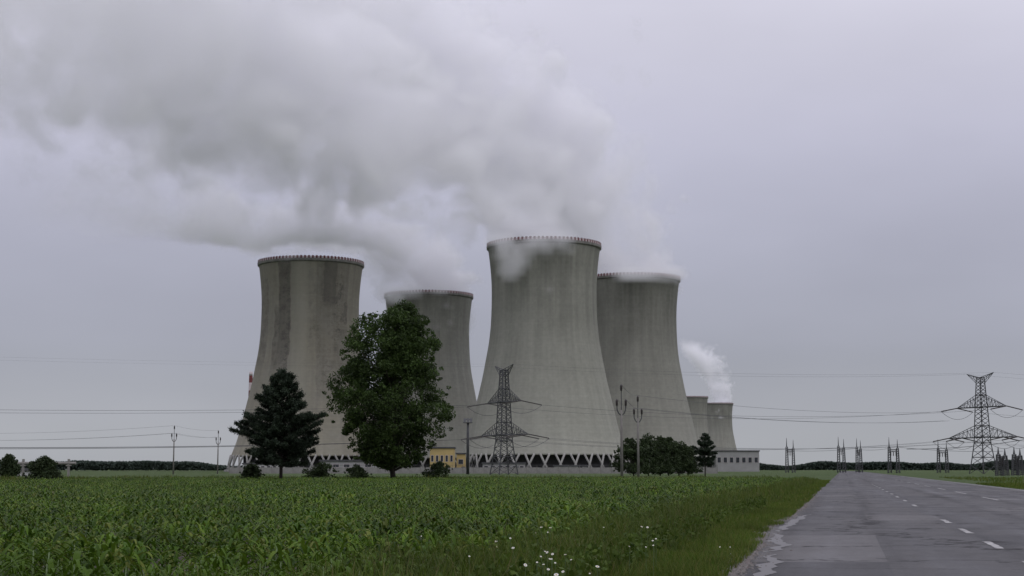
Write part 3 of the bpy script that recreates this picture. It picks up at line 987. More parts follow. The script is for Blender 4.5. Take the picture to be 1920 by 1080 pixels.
def bushy(px, yt, hw_, yb):
    out = [(yt, px - hw_ * 0.25, px + hw_ * 0.3)]
    n = 6
    for k in range(1, n + 1):
        f = k / n
        w = hw_ * (0.45 + 0.6 * math.sin(math.pi * min(0.62, f * 0.62)))
        out.append((yt + (yb - yt) * f, px - w * random.uniform(0.7, 1.2), px + w * random.uniform(0.7, 1.2)))
    return out
def broad_tree(name, px, D, prof, ybase, nclump, leaves, lsize, mat, label, cat='tree', group=None, cr=(0.7, 1.35), trunk=0.32, dense=0.5, gap=None, seed=0):
    """prof: (photo row, column of the left outline, column of the right outline) from the top down."""
    base = Vector((xat(px, D), D, 0))
    t = empty(name, base)
    tag(t, label, cat, group)
    L = [(zat(y, D), xat(a, D) - base.x, xat(b, D) - base.x) for y, a, b in prof]
    L.sort()
    zs = [q[0] for q in L]
    C, Rr, N = [], [], []
    tries = 0
    while len(C) < nclump and tries < nclump * 30:
        tries += 1
        z = random.uniform(zs[0], zs[-1])
        l, r = np.interp(z, zs, [q[1] for q in L]), np.interp(z, zs, [q[2] for q in L])
        cx, hw_ = (l + r) / 2, (r - l) / 2
        if random.random() > (hw_ / max((q[2] - q[1]) / 2 for q in L)) * 1.1 + 0.15: continue
        rad = random.uniform(*cr)
        a = random.uniform(0, 2 * math.pi)
        q = random.random() ** dense
        hw_ *= 1 + 0.24 * mnoise.noise(Vector((math.cos(a) * 1.3 + px, math.sin(a) * 1.3, z * 0.42)))
        e = max(0.1, hw_ - rad * 0.75)
        x, y = cx + math.cos(a) * e * q, math.sin(a) * e * q
        if gap and any(abs(x - (xat(gx, D) - base.x)) < gw and gz0 < z < gz1 for gx, gw, gz0, gz1 in gap): continue
        C.append((x, y, z)); Rr.append(rad); N.append(int(leaves * random.uniform(0.6, 1.3)))
    # a fringe of small sprays breaks the outline
    for _ in range(int(nclump * 0.8)):
        z = random.uniform(zs[0], zs[-1])
        l, r = np.interp(z, zs, [q[1] for q in L]), np.interp(z, zs, [q[2] for q in L])
        cx, hw_ = (l + r) / 2, (r - l) / 2
        a = random.uniform(0, 2 * math.pi); q = random.uniform(0.84, 1.06) * (1 + 0.24 * mnoise.noise(Vector((math.cos(a) * 1.3 + px, math.sin(a) * 1.3, z * 0.42))))
        x, y = cx + math.cos(a) * hw_ * q, math.sin(a) * hw_ * q
        if gap and any(abs(x - (xat(gx, D) - base.x)) < gw and gz0 < z < gz1 for gx, gw, gz0, gz1 in gap): continue
        C.append((x, y, z)); Rr.append(cr[0] * random.uniform(0.3, 0.6)); N.append(int(leaves * 0.14))
    v, f = clump_leaves(C, Rr, N, lsize)
    link('crown', np_mesh('crown', v, f, mat), t)
    m = MB()
    top = zs[-1] * 0.86
    tx = [random.uniform(-0.03, 0.03) * top for _ in range(6)]
    pts = [Vector((tx[k] * (k > 0), tx[-k] * (k > 0), -0.15 + (top + 0.15) * k / 5)) for k in range(6)]
    m.tube(pts, [trunk * (1 - 0.17 * k) for k in range(6)], 8)
    def on_trunk(z):
        for a, b in zip(pts, pts[1:]):
            if z <= b.z: return a.lerp(b, max(0, (z - a.z) / (b.z - a.z)))
        return pts[-1]
    for k in range(min(nclump, 60)):
        c = Vector(C[k]); s = on_trunk(max(zs[0] * 0.6, c.z - 0.55 * math.hypot(c.x, c.y) - 0.8))
        mid = s.lerp(c, 0.5) + Vector((0, 0, -0.1 * (c - s).length * 0.5))
        m.tube([s, mid, c], [trunk * 0.32, trunk * 0.2, trunk * 0.06], 5)
    m.build('trunk', M_BARK, t, smooth=True)
    return t

DT = 188
def mz(y): return zat(y, DT)
broad_tree('leafy_tree', 738, DT,
           [(574, 744, 768), (584, 724, 786), (596, 672, 798), (612, 660, 808), (640, 652, 820), (665, 640, 821), (690, 637, 823), (715, 620, 836), (740, 613, 850), (765, 616, 847), (790, 632, 838), (815, 640, 828), (840, 656, 812), (862, 672, 796), (873, 700, 770)],
           880, 460, 210, 0.28, M_LEAF, 'tall leafy green tree in front of the stained tower, beside the dark pine', trunk=0.34, cr=(0.6, 1.55), dense=0.45,
           gap=[(718, 0.45, mz(606), mz(572)), (700, 0.62, mz(685), mz(612)), (688, 0.5, mz(800), mz(770))])

def pine(name, px, D, prof, label, whorls, tufts, needle, group=None, trunk=0.2):
    base = Vector((xat(px, D), D, 0))
    t = empty(name, base)
    tag(t, label, 'pine tree', group)
    L = sorted((zat(y, D), xat(a, D) - base.x, xat(b, D) - base.x) for y, a, b in prof)
    zs = [q[0] for q in L]
    h = zs[-1]
    P, S_ = [], []
    m = MB()
    lean = (L[-1][1] + L[-1][2]) / 2
    def ax(z): return lean * z / h
    m.tube([(ax(z), 0, z) for z in (-0.15, h * 0.3, h * 0.65, h * 0.97)], [trunk, trunk * 0.75, trunk * 0.4, trunk * 0.1], 8)
    for w in range(whorls):
        zt = zs[0] + (h - zs[0]) * (w + random.uniform(0.2, 0.8)) / whorls
        l, r = np.interp(zt, zs, [q[1] for q in L]), np.interp(zt, zs, [q[2] for q in L])
        k = random.randint(5, 7)
        a0 = random.uniform(0, 6.28)
        for i in range(k):
            a = a0 + 2 * math.pi * i / k + random.uniform(-0.3, 0.3)
            c = math.cos(a)
            ext = (abs(r - ax(zt)) * c if c > 0 else abs(ax(zt) - l) * -c) + 0.5 * (r - l) * abs(math.sin(a)) * (1 - abs(c))
            ext = max(0.25, (ext if abs(c) > 0.3 else 0.5 * (r - l))) * random.uniform(0.80, 1.04) * (1 + 0.4 * mnoise.noise(Vector((math.cos(a) * 1.6, math.sin(a) * 1.6 + px, zt * 0.55))))
            s = Vector((ax(zt), 0, zt - 0.12 * ext))
            e = Vector((ax(zt) + c * ext, math.sin(a) * ext, zt + random.uniform(-0.12, 0.30) * ext))
            md = s.lerp(e, 0.55) + Vector((0, 0, -0.06 * ext))
            m.tube([s, md, e], [0.05 + 0.012 * ext, 0.035, 0.012], 5)
            nt_ = max(3, int(tufts * ext / 3.0))
            for j in range(nt_):
                f = 0.30 + 0.70 * ((j + random.random()) / nt_) ** 0.75
                p = (s.lerp(md, f / 0.55) if f < 0.55 else md.lerp(e, (f - 0.55) / 0.45))
                side = 0.28 * ext * (1.05 - f)
                p = p + Vector((-math.sin(a) * random.uniform(-side, side), math.cos(a) * random.uniform(-side, side), random.uniform(-0.05, 0.22)))
                nn_ = random.randint(16, 26)
                P.append(np.array(p)[None, :] + rand_dirs(nn_) * (rng.uniform(0.1, 1, nn_) * random.uniform(0.2, 0.42))[:, None])
                S_.append(rng.uniform(0.7, 1.3, nn_) * needle)
    v, f = leaf_quads(np.concatenate(P), np.concatenate(S_), 0.30, up=np.array([0, 0, 0.35]))
    link('crown', np_mesh('crown', v, f, M_NEEDLE), t)
    m.build('trunk', M_BARK, t, smooth=True)
    return t
pine('pine_tree', 527, 172, [(696, 520, 530), (708, 505, 548), (722, 500, 556), (735, 480, 552), (750, 472, 578), (765, 478, 588), (785, 460, 596), (800, 446, 610), (820, 450, 606), (845, 452, 600), (866, 470, 590)],
     'dark conical pine at the foot of the stained tower', 30, 34, 0.26)
BUSH = 'dark bushes below the dark tower'
blist = [(1188, 820, 28, 300, 'dark bush closest to the tall forked pole'), (1216, 818, 24, 310, 'tallest rounded dark bush beside the second forked pole'), (1238, 822, 20, 320, 'dark bush in the middle of the row below the dark tower'),
         (1254, 824, 18, 325, 'pointed dark bush in the row below the dark tower'), (1272, 829, 20, 335, 'lower dark bush near the end of the row below the dark tower'), (1290, 838, 18, 340, 'lowest dark bush, last in the row towards the small pine')]
for i, (px, yt, hwid, D, lab) in enumerate(blist):
    broad_tree('bush', px, D, bushy(px, yt, hwid * 1.5, 885), 885, 100, 95, 0.36, M_LEAF2, lab, 'bush', BUSH, cr=(0.35, 1.1), trunk=0.14, dense=0.7)
pine('pine_tree', 1322, 290, [(814, 1319, 1327), (822, 1312, 1334), (834, 1304, 1343), (846, 1302, 1343), (858, 1303, 1342), (874, 1308, 1338)], 'small dark pine in front of the small far tower', 10, 24, 0.36, trunk=0.14)
broad_tree('round_tree', 16, 215, bushy(16, 856, 24, 894), 893, 90, 95, 0.24, M_LEAF2, 'round dark tree at the photo corner above the corn', 'tree', None, cr=(0.22, 0.75), trunk=0.14, dense=0.7)
broad_tree('bush', 82, 165, bushy(82, 858, 36, 904), 903, 120, 95, 0.2, M_LEAF2, 'spreading dark bush at the far edge of the corn, before the pipe bridge', 'bush', None, cr=(0.2, 0.75), trunk=0.1, dense=0.7)
# undergrowth at the feet of the two big trees
for i, (px, yt, hwid, D, lab) in enumerate([(470, 872, 26, 178, 'low bush at the foot of the dark pine, on its open side'), (602, 870, 34, 180, 'low bush between the pine and the leafy tree'), (668, 876, 30, 185, 'low bush under the leafy tree on the pine side'), (822, 868, 34, 192, 'low bush under the leafy tree on the mast side')]):
    broad_tree('bush', px, D, bushy(px, yt, hwid, 900), 898, 60, 80, 0.2, M_LEAF2, lab, 'bush', 'low bushes under the big trees', cr=(0.18, 0.6), trunk=0.06, dense=0.8)
# far woods that read as one mass
def woods(name, px0, px1, D, hfun, label, mat, lsize, per):
    x0, x1 = xat(px0, D), xat(px1, D)
    n = int((x1 - x0) * per)
    x = rng.uniform(x0, x1, n)
    hh = np.array([hfun((a - x0) / (x1 - x0), a) for a in x])
    z = hh * rng.uniform(0.02, 1.0, n) ** 0.7
    y = D + rng.uniform(-12, 12, n)
    v, f = leaf_quads(np.stack([x, y, z], 1), rng.uniform(0.6, 1.4, n) * lsize, 0.8)
    tag(link(name, np_mesh(name, v, f, mat)), label, 'woods', kind='stuff')
def hn(base, var, sc):
    return lambda f, a: base + var * (mnoise.noise(Vector((a * sc, 2.2, 0))) + 0.6 * mnoise.noise(Vector((a * sc * 3.1, 7.2, 0))))
M_FAR = leafy('far_wood', (0.040, 0.055, 0.045), (0.055, 0.075, 0.058), 0.8, 0.2, 0.3)
woods('treeline', 1380, 2060, 2300, hn(10, 8, 0.006), 'far bluish woods on the horizon beyond the switchyard', M_FAR, 3.2, 60)
woods('treeline', -160, 470, 1700, hn(8, 6, 0.008), 'far woods on the horizon beyond the corn', M_FAR, 2.6, 60)

def grass_mat(name, cs, rough=0.6, spec=0.3, big=0.5, amp=0.25):
    t = NT(name)
    g = t.n('ShaderNodeNewGeometry')
    rp = t.n('ShaderNodeValToRGB')
    e = rp.color_ramp.elements
    e[0].position = 0; e[0].color = (*cs[0], 1)
    e[1].position = 1; e[1].color = (*cs[-1], 1)
    for k, c in enumerate(cs[1:-1]):
        q = e.new((k + 1) / (len(cs) - 1)); q.color = (*c, 1)
    t.l(g.outputs['Random Per Island'], rp.inputs[0])
    c = t.mix(1.0, rp.outputs[0], t.rng(t.noise(t.coords('Object'), big, 3), 0.35, 0.65, 1 - amp, 1 + amp), 'MULTIPLY')
    t.col(c); t.rough(rough)
    t.b.inputs['Specular IOR Level'].default_value = spec
    tr = t.n('ShaderNodeBsdfTranslucent'); t.l(c, tr.inputs[0])
    ms = t.n('ShaderNodeMixShader'); ms.inputs[0].default_value = 0.3
    t.l(t.b.outputs[0], ms.inputs[1]); t.l(tr.outputs[0], ms.inputs[2]); t.l(ms.outputs[0], t.o.inputs[0])
    return t.m
# ------------------------------------------------------------------ corn
M_CORN = grass_mat('corn_leaf', [(0.016, 0.036, 0.003), (0.034, 0.072, 0.006), (0.050, 0.098, 0.008), (0.064, 0.118, 0.010), (0.085, 0.135, 0.014), (0.110, 0.130, 0.026)], 0.62, 0.14, 0.3, 0.4)
M_STALK = simple('corn_stalk', (0.10, 0.15, 0.05), 0.6, 0.2, 3.0)
def corn_leaf(L, rise, droop, w, segs, keel=True):
    """A leaf arching out along +x from the stalk: vertices and faces."""
    vs, fs = [], []
    for k in range(segs + 1):
        f = k / segs
        x = L * (0.85 * f - 0.12 * f * f)
        z = L * (rise * f - droop * f ** 2.2)
        ww = w * (0.55 + 0.9 * f - 0.2 * f * f) * (1 - f ** 3.0) + 0.002
        if keel:
            vs += [(x, -ww, z + ww * 0.45), (x, 0, z), (x, ww, z + ww * 0.45)]
        else:
            vs += [(x, -ww, z), (x, ww, z)]
    c = 3 if keel else 2
    for k in range(segs):
        for j in range(c - 1):
            a = k * c + j
            fs.append((a, a + 1, a + c + 1, a + c))
    return vs, fs
LEAVES = []
for q in range(6):
    vs, fs = corn_leaf(random.uniform(0.30, 0.48), random.uniform(0.55, 1.05), random.uniform(0.65, 1.45), random.uniform(0.020, 0.034), 7)
    m = MB(); m.add(vs, fs)
    LEAVES.append(m.mesh('leaf', M_CORN, True))
def stalk_mesh(h):
    m = MB()
    m.tube([(0, 0, -0.02), (0, 0, h * 0.5), (0.005, 0, h)], [0.014, 0.011, 0.006], 6)
    return m.mesh('corn_plant', M_STALK, True)
STALKS = [stalk_mesh(h) for h in (0.34, 0.40, 0.46)]

def plant_spots(y0, y1, keep=1.0, margin=3.0):
    """Rows run along the road; only what the frame and a little beyond shows."""
    out = []
    n = FIELD_N - 0.35
    row = 0
    while n > -80:
        s = y0 * 0.9 + rng.uniform(0, 0.2)
        cnt = int((y1 * 1.1 - s) / 0.2)
        ss_ = s + np.arange(cnt) * 0.2 + rng.normal(0, 0.035, cnt)
        nn_ = n + rng.normal(0, 0.03, cnt)
        x = RD.x * ss_ + RN.x * nn_
        y = RD.y * ss_ + RN.y * nn_
        ok = (rng.random(cnt) > 0.06) & (y > y0) & (y <= y1) & (x > -0.345 * y - margin) & (y < FIELD_END - 0.5)
        if keep < 1: ok &= rng.random(cnt) < keep
        out.append(np.stack([x[ok], y[ok]], 1))
        n -= 0.72
        row += 1
    return np.concatenate(out)
def vigour(x, y):
    return 0.86 + 0.45 * mnoise.noise(Vector((x * 0.22, y * 0.12, 4.0))) + 0.30 * mnoise.noise(Vector((x * 0.9, y * 0.6, 8.0)))
near = plant_spots(10.2, 24)
near = near[np.argsort(near[:, 1])]
NIND = 300
GC = 'corn plants in the nearest rows'
for (x, y) in near[:NIND]:
    g = vigour(x, y) * random.uniform(0.85, 1.15)
    k = random.randrange(3)
    h = (0.34, 0.40, 0.46)[k]
    o = link('corn_plant', STALKS[k], None, (x, y, 0.01), (random.uniform(-0.08, 0.08), random.uniform(-0.08, 0.08), random.uniform(0, 6.28)))
    o.scale = (g, g, g)
    tag(o, 'young green corn plant in the nearest rows of the field', 'corn plant', GC)
    nl = random.randint(7, 9)
    for i in range(nl):
        f = (i + 0.6) / nl
        le = link('leaf', random.choice(LEAVES), o, (0, 0, h * (0.12 + 0.86 * f)), (0, -0.5 * f * random.random(), (i % 2) * math.pi + random.uniform(-0.5, 0.5)))
        q = (0.75 + 0.5 * math.sin(math.pi * min(1, f + 0.15))) * random.uniform(0.85, 1.1)
        le.scale = (q, q, q)
def corn_mass(spots, nl, segs, keel, wmul):
    """Joined plants for the rest of the field."""
    VV, FF = [], []
    base = 0
    lib = []
    for q in range(10):
        vs, fs = corn_leaf(rng.uniform(0.30, 0.50), rng.uniform(0.55, 1.05), rng.uniform(0.6, 1.45), rng.uniform(0.020, 0.034) * wmul, segs, keel)
        lib.append(np.array(vs))
    fa_ = np.array(fs)
    nv = len(lib[0])
    lib = np.stack(lib)
    n = len(spots)
    g = np.array([vigour(a, b) for a, b in spots]) * rng.uniform(0.82, 1.18, n)
    rot = rng.uniform(0, 2 * np.pi, n)
    for i in range(nl):
        f = (i + 0.6) / nl
        L_ = lib[rng.integers(0, len(lib), n)] * ((0.75 + 0.5 * np.sin(np.pi * min(1, f + 0.15))) * rng.uniform(0.85, 1.1, n) * g)[:, None, None]
        a = rot + (i % 2) * np.pi + rng.uniform(-0.5, 0.5, n)
        ca, sa = np.cos(a)[:, None], np.sin(a)[:, None]
        x = L_[:, :, 0] * ca - L_[:, :, 1] * sa + spots[:, 0:1]
        y = L_[:, :, 0] * sa + L_[:, :, 1] * ca + spots[:, 1:2]
        z = L_[:, :, 2] + (0.42 * g * (0.12 + 0.86 * f))[:, None]
        VV.append(np.stack([x, y, np.maximum(z, 0.015)], 2).reshape(-1, 3))
        FF.append((fa_[None, :, :] + (np.arange(n) * nv)[:, None, None]).reshape(-1, 4) + base)
        base += n * nv
    return np.concatenate(VV), np.concatenate(FF)
parts_v, parts_f = [], []
b0 = 0
mid1 = plant_spots(24, 48)
mid2 = plant_spots(48, 95)
farp = plant_spots(95, FIELD_END, 0.55)
for spots, nl, segs, keel, wm in ((near[NIND:], 8, 5, True, 1.0), (mid1, 7, 4, False, 1.15), (mid2, 5, 2, False, 1.4), (farp, 5, 2, False, 2.0)):
    v, f = corn_mass(spots, nl, segs, keel, wm)
    parts_v.append(v); parts_f.append(f + b0); b0 += len(v)
tag(link('corn_crop', np_mesh('corn_crop', np.concatenate(parts_v), np.concatenate(parts_f), M_CORN)), 'green corn crop filling the field beyond the nearest rows', 'corn', kind='stuff')

# ------------------------------------------------------------------ verge: weeds, grass, flowers
M_WEED = grass_mat('verge_grass', [(0.034, 0.060, 0.005), (0.056, 0.092, 0.008), (0.080, 0.108, 0.012), (0.056, 0.096, 0.008), (0.14, 0.12, 0.045)])
M_SHORT = grass_mat('short_grass', [(0.042, 0.080, 0.008), (0.060, 0.104, 0.012), (0.088, 0.118, 0.018), (0.125, 0.120, 0.036)], 0.65, 0.15)
def blades(x, y, h, w, lean):
    n = len(x)
    a = rng.uniform(0, 2 * np.pi, n)
    dx, dy = np.cos(a), np.sin(a)
    b = rng.uniform(0, 2 * np.pi, n)
    l = lean * h * rng.uniform(0.2, 1.0, n)
    lx, ly = np.cos(b) * l, np.sin(b) * l
    z0 = np.full(n, 0.002)
    def P(q, ox, oy, zz): return np.stack([x + dx * w * q + ox, y + dy * w * q + oy, zz], 1)
    v = np.stack([P(-0.5, 0, 0, z0), P(0.5, 0, 0, z0), P(0.38, lx * 0.4, ly * 0.4, h * 0.6), P(-0.38, lx * 0.4, ly * 0.4, h * 0.6), P(0.06, lx, ly, h), P(-0.06, lx, ly, h)], 1).reshape(-1, 3)
    k = np.arange(n)[:, None] * 6
    f = np.concatenate([k + np.array([[0, 1, 2, 3]]), k + np.array([[3, 2, 4, 5]])], 0)
    return v, f
def strip_points(n, s0, s1, a, b, power=1.6):
    s = s0 + (s1 - s0) * rng.random(n) ** power
    q = a + (b - a) * rng.random(n)
    return s, q, RD.x * s + RN.x * q, RD.y * s + RN.y * q
def pn(x, y, sc, o): return np.array([mnoise.noise(Vector((a * sc, b * sc, o))) for a, b in zip(x, y)])
# rough grass between the corn and the trees
n = 16000
x = rng.uniform(-70, 33, n); y = FIELD_END + 16 * rng.random(n) ** 1.4
h = rng.uniform(0.25, 0.75, n) * (0.8 + 0.7 * pn(x, y, 0.25, 1.0))
v, f = blades(x, y, np.maximum(h, 0.1), 0.06 * rng.uniform(0.6, 1.5, n), 0.5)
tag(link('rough_grass', np_mesh('rough_grass', v, f, M_WEED)), 'rough uncut grass between the corn and the big trees', 'grass', kind='stuff')
V, Fc, b0 = [], [], 0
for (n, s0, s1, a, b, h0, h1, w, lean) in ((42000, 9.5, 60, -5.0, -2.6, 0.22, 0.62, 0.011, 0.55), (16000, 60, 190, -5.2, -2.4, 0.2, 0.6, 0.03, 0.5), (9000, 9.5, 60, -3.2, -1.9, 0.12, 0.35, 0.009, 0.6)):
    s, q, x, y = strip_points(n, s0, s1, a, b)
    k = pn(x, y, 0.9, 3.0)
    ok = rng.random(n) < np.clip(0.75 + k * 1.3, 0.15, 1)
    edge = np.clip((-2.2 - q) / 1.0, 0.25, 1.0)
    h = rng.uniform(h0, h1, n) * (0.85 + 0.6 * k) * edge
    x, y, h = x[ok], y[ok], np.maximum(h[ok], 0.06)
    v, f = blades(x, y, h, w * rng.uniform(0.6, 1.6, len(x)), lean)
    V.append(v); Fc.append(f + b0); b0 += len(v)
tag(link('weeds', np_mesh('weeds', np.concatenate(V), np.concatenate(Fc), M_WEED)), 'tall uncut weeds and grass between the corn and the road verge', 'weeds', kind='stuff')
# broad leaved weeds among them
s, q, x, y = strip_points(1500, 9.5, 60, -5.0, -2.7)
C = np.stack([x, y, rng.uniform(0.08, 0.35, 1500)], 1)
v, f = clump_leaves(C, rng.uniform(0.08, 0.2, 1500), rng.integers(8, 18, 1500), 0.085)
tag(link('undergrowth', np_mesh('undergrowth', v, f, leafy('weed_leaves', (0.032, 0.060, 0.006), (0.07, 0.105, 0.016), 0.7, 0.3, 0.5))), 'low broad leaved undergrowth among the verge weeds', 'undergrowth', kind='stuff')
V, Fc, b0 = [], [], 0
for (n, s0, s1, a, b, w, hm) in ((60000, 16, 62, -3.4, -1.45, 0.008, 1.0), (22000, 62, 190, -3.6, -1.4, 0.022, 1.1), (16000, 45, 150, 11.9, 15.5, 0.03, 1.6), (14000, 60, 260, 15.0, 40.0, 0.05, 2.0)):
    s, q, x, y = strip_points(n, s0, s1, a, b, 1.3)
    if a < 0:
        el = np.array([edge_left(t_) for t_ in s])
        wv = np.minimum(0.10, -0.12 - 0.55 * pn(s, q * 0, 0.45, 9.0) + rng.normal(0, 0.08, n))
        ok = (q < el + wv)
    else:
        ok = np.ones(n, bool)
    x, y = x[ok], y[ok]
    h = rng.uniform(0.05, 0.16, len(x)) * hm * (1 + 0.8 * pn(x, y, 0.7, 6.0))
    v, f = blades(x, y, np.maximum(h, 0.03), w * rng.uniform(0.6, 1.5, len(x)), 0.8)
    V.append(v); Fc.append(f + b0); b0 += len(v)
tag(link('grass', np_mesh('grass', np.concatenate(V), np.concatenate(Fc), M_SHORT)), 'short green grass along both edges of the road', 'grass', kind='stuff')

M_PETAL = simple('white_petals', (0.52, 0.52, 0.48), 0.7, 0.05, 5)
M_DISC = simple('yellow_disc', (0.45, 0.30, 0.03), 0.8, 0.1, 5)
M_STEM = simple('flower_stem', (0.06, 0.095, 0.03), 0.7, 0.1, 5)
def head_mesh():
    m = MB()
    for k in range(11):
        a = 2 * math.pi * k / 11
        c, s_ = math.cos(a), math.sin(a)
        pts = [(0.006, -0.004), (0.026, -0.007), (0.028, 0.007), (0.006, 0.004)]
        m.add([(x * c - y * s_, x * s_ + y * c, 0.002 + (0.004 if x > 0.02 else 0)) for x, y in pts], [(0, 1, 2, 3)])
    return m.mesh('flower_head', M_PETAL)
HEAD = head_mesh()
dm = MB(); dm.lathe([(0.009, 0.0), (0.008, 0.005), (0.004, 0.008), (0.0005, 0.009)], 8)
DISC = dm.mesh('disc', M_DISC, True)
FL = [(1015, 987), (1024, 1000), (1027, 996), (1032, 988), (1018, 1010), (1022, 1031), (1026, 1033), (1017, 1032), (1036, 1036), (1060, 1037), (1066, 1031), (1034, 1045), (1007, 1051), (1021, 1050), (1028, 1064), (1043, 1074), (1010, 1072), (1041, 1052), (1120, 1059), (1119, 1070), (1118, 1078), (1132, 987), (1103, 1003), (1203, 986), (1214, 987), (1220, 985), (1211, 1023), (1180, 1022), (1170, 1028), (1230, 1008), (1225, 1020), (925, 1012), (930, 1013), (957, 1007), (990, 1000), (1350, 1023), (1369, 1023), (1083, 1049), (962, 1025), (1000, 1078), (1052, 1020), (880, 1040), (790, 1003), (1112, 1038), (985, 1056)]
FL = [q for k, q in enumerate(FL) if k % 3 != 1 or q[0] > 1300]
for i, (fx, fy) in enumerate(FL):
    hh = random.uniform(0.42, 0.58) if fx < 1300 else 0.12
    Y = F * (EYE - hh) / (fy - 880)
    p = at(fx, fy, Y)
    if (p.x * RN.x + p.y * RN.y) > -1.9: hh = 0.15; Y = F * (EYE - hh) / (fy - 880); p = at(fx, fy, Y)
    t = empty('daisy', (p.x, p.y, 0))
    where = 'in the thick of the verge weeds' if fx < 1090 else ('near the edge of the corn' if fx < 1300 else 'in the short grass near the road')
    tag(t, 'white daisy flowering ' + where, 'flower', 'white daisies ' + where)
    nh = random.choice((1, 1, 1, 2))
    stm = MB()
    hd = []
    for j in range(nh):
        ox, oy, oz = (0, 0, hh) if j == 0 else (random.uniform(-0.09, 0.09), random.uniform(-0.09, 0.09), hh - random.uniform(0.0, 0.1))
        stm.tube([(ox * 0.1, oy * 0.1, -0.01), (ox * 0.4, oy * 0.4, oz * 0.6), (ox, oy, oz)], 0.0025, 4)
        hd.append((ox, oy, oz))
    stm.build('stem', M_STEM, t)
    for (ox, oy, oz) in hd:
        o = link('flower_head', HEAD, t, (ox, oy, oz), (random.uniform(0.2, 0.9), random.uniform(-0.3, 0.3), random.uniform(-0.5, 0.5)))
        sc_ = random.choice((0.28, 0.35, 0.4, 0.5, 0.65)); o.scale = (sc_, sc_, sc_)
        link('disc', DISC, o, (0, 0, 0.002))
# ------------------------------------------------------------------ steam
def steam_mat(name, dens):
    m = bpy.data.materials.new(name)
    m.use_nodes = True
    t = m.node_tree
    t.nodes.clear()
    o = t.nodes.new('ShaderNodeOutputMaterial')
    v = t.nodes.new('ShaderNodeVolumePrincipled')
    v.inputs['Color'].default_value = (0.988, 0.986, 1.0, 1)
    v.inputs['Density'].default_value = dens
    v.inputs['Anisotropy'].default_value = 0.0
    t.links.new(v.outputs[0], o.inputs['Volume'])
    return m

class GN:
    def __init__(s, name):
        s.g = bpy.data.node_groups.new(name, 'GeometryNodeTree')
        s.g.interface.new_socket('Geometry', in_out='INPUT', socket_type='NodeSocketGeometry')
        s.g.interface.new_socket('Geometry', in_out='OUTPUT', socket_type='NodeSocketGeometry')
        s.out = s.g.nodes.new('NodeGroupOutput')
    def m(s, op, a, b=None, c=None):
        x = s.g.nodes.new('ShaderNodeMath')
        x.operation = op
        for i, v in enumerate((a, b, c)):
            if v is None: continue
            if hasattr(v, 'is_output'): s.g.links.new(v, x.inputs[i])
            else: x.inputs[i].default_value = v
        return x.outputs[0]
    def smooth(s, v, lo, hi, t0=0.0, t1=1.0, kind='SMOOTHSTEP'):
        x = s.g.nodes.new('ShaderNodeMapRange')
        x.interpolation_type = kind
        s.g.links.new(v, x.inputs[0])
        for i, q in ((1, lo), (2, hi), (3, t0), (4, t1)):
            x.inputs[i].default_value = q
        return x.outputs[0]
    def noise(s, vec, scale, detail, rough):
        x = s.g.nodes.new('ShaderNodeTexNoise')
        x.inputs['Scale'].default_value = scale
        x.inputs['Detail'].default_value = detail
        x.inputs['Roughness'].default_value = rough
        s.g.links.new(vec, x.inputs['Vector'])
        return x.outputs[0]

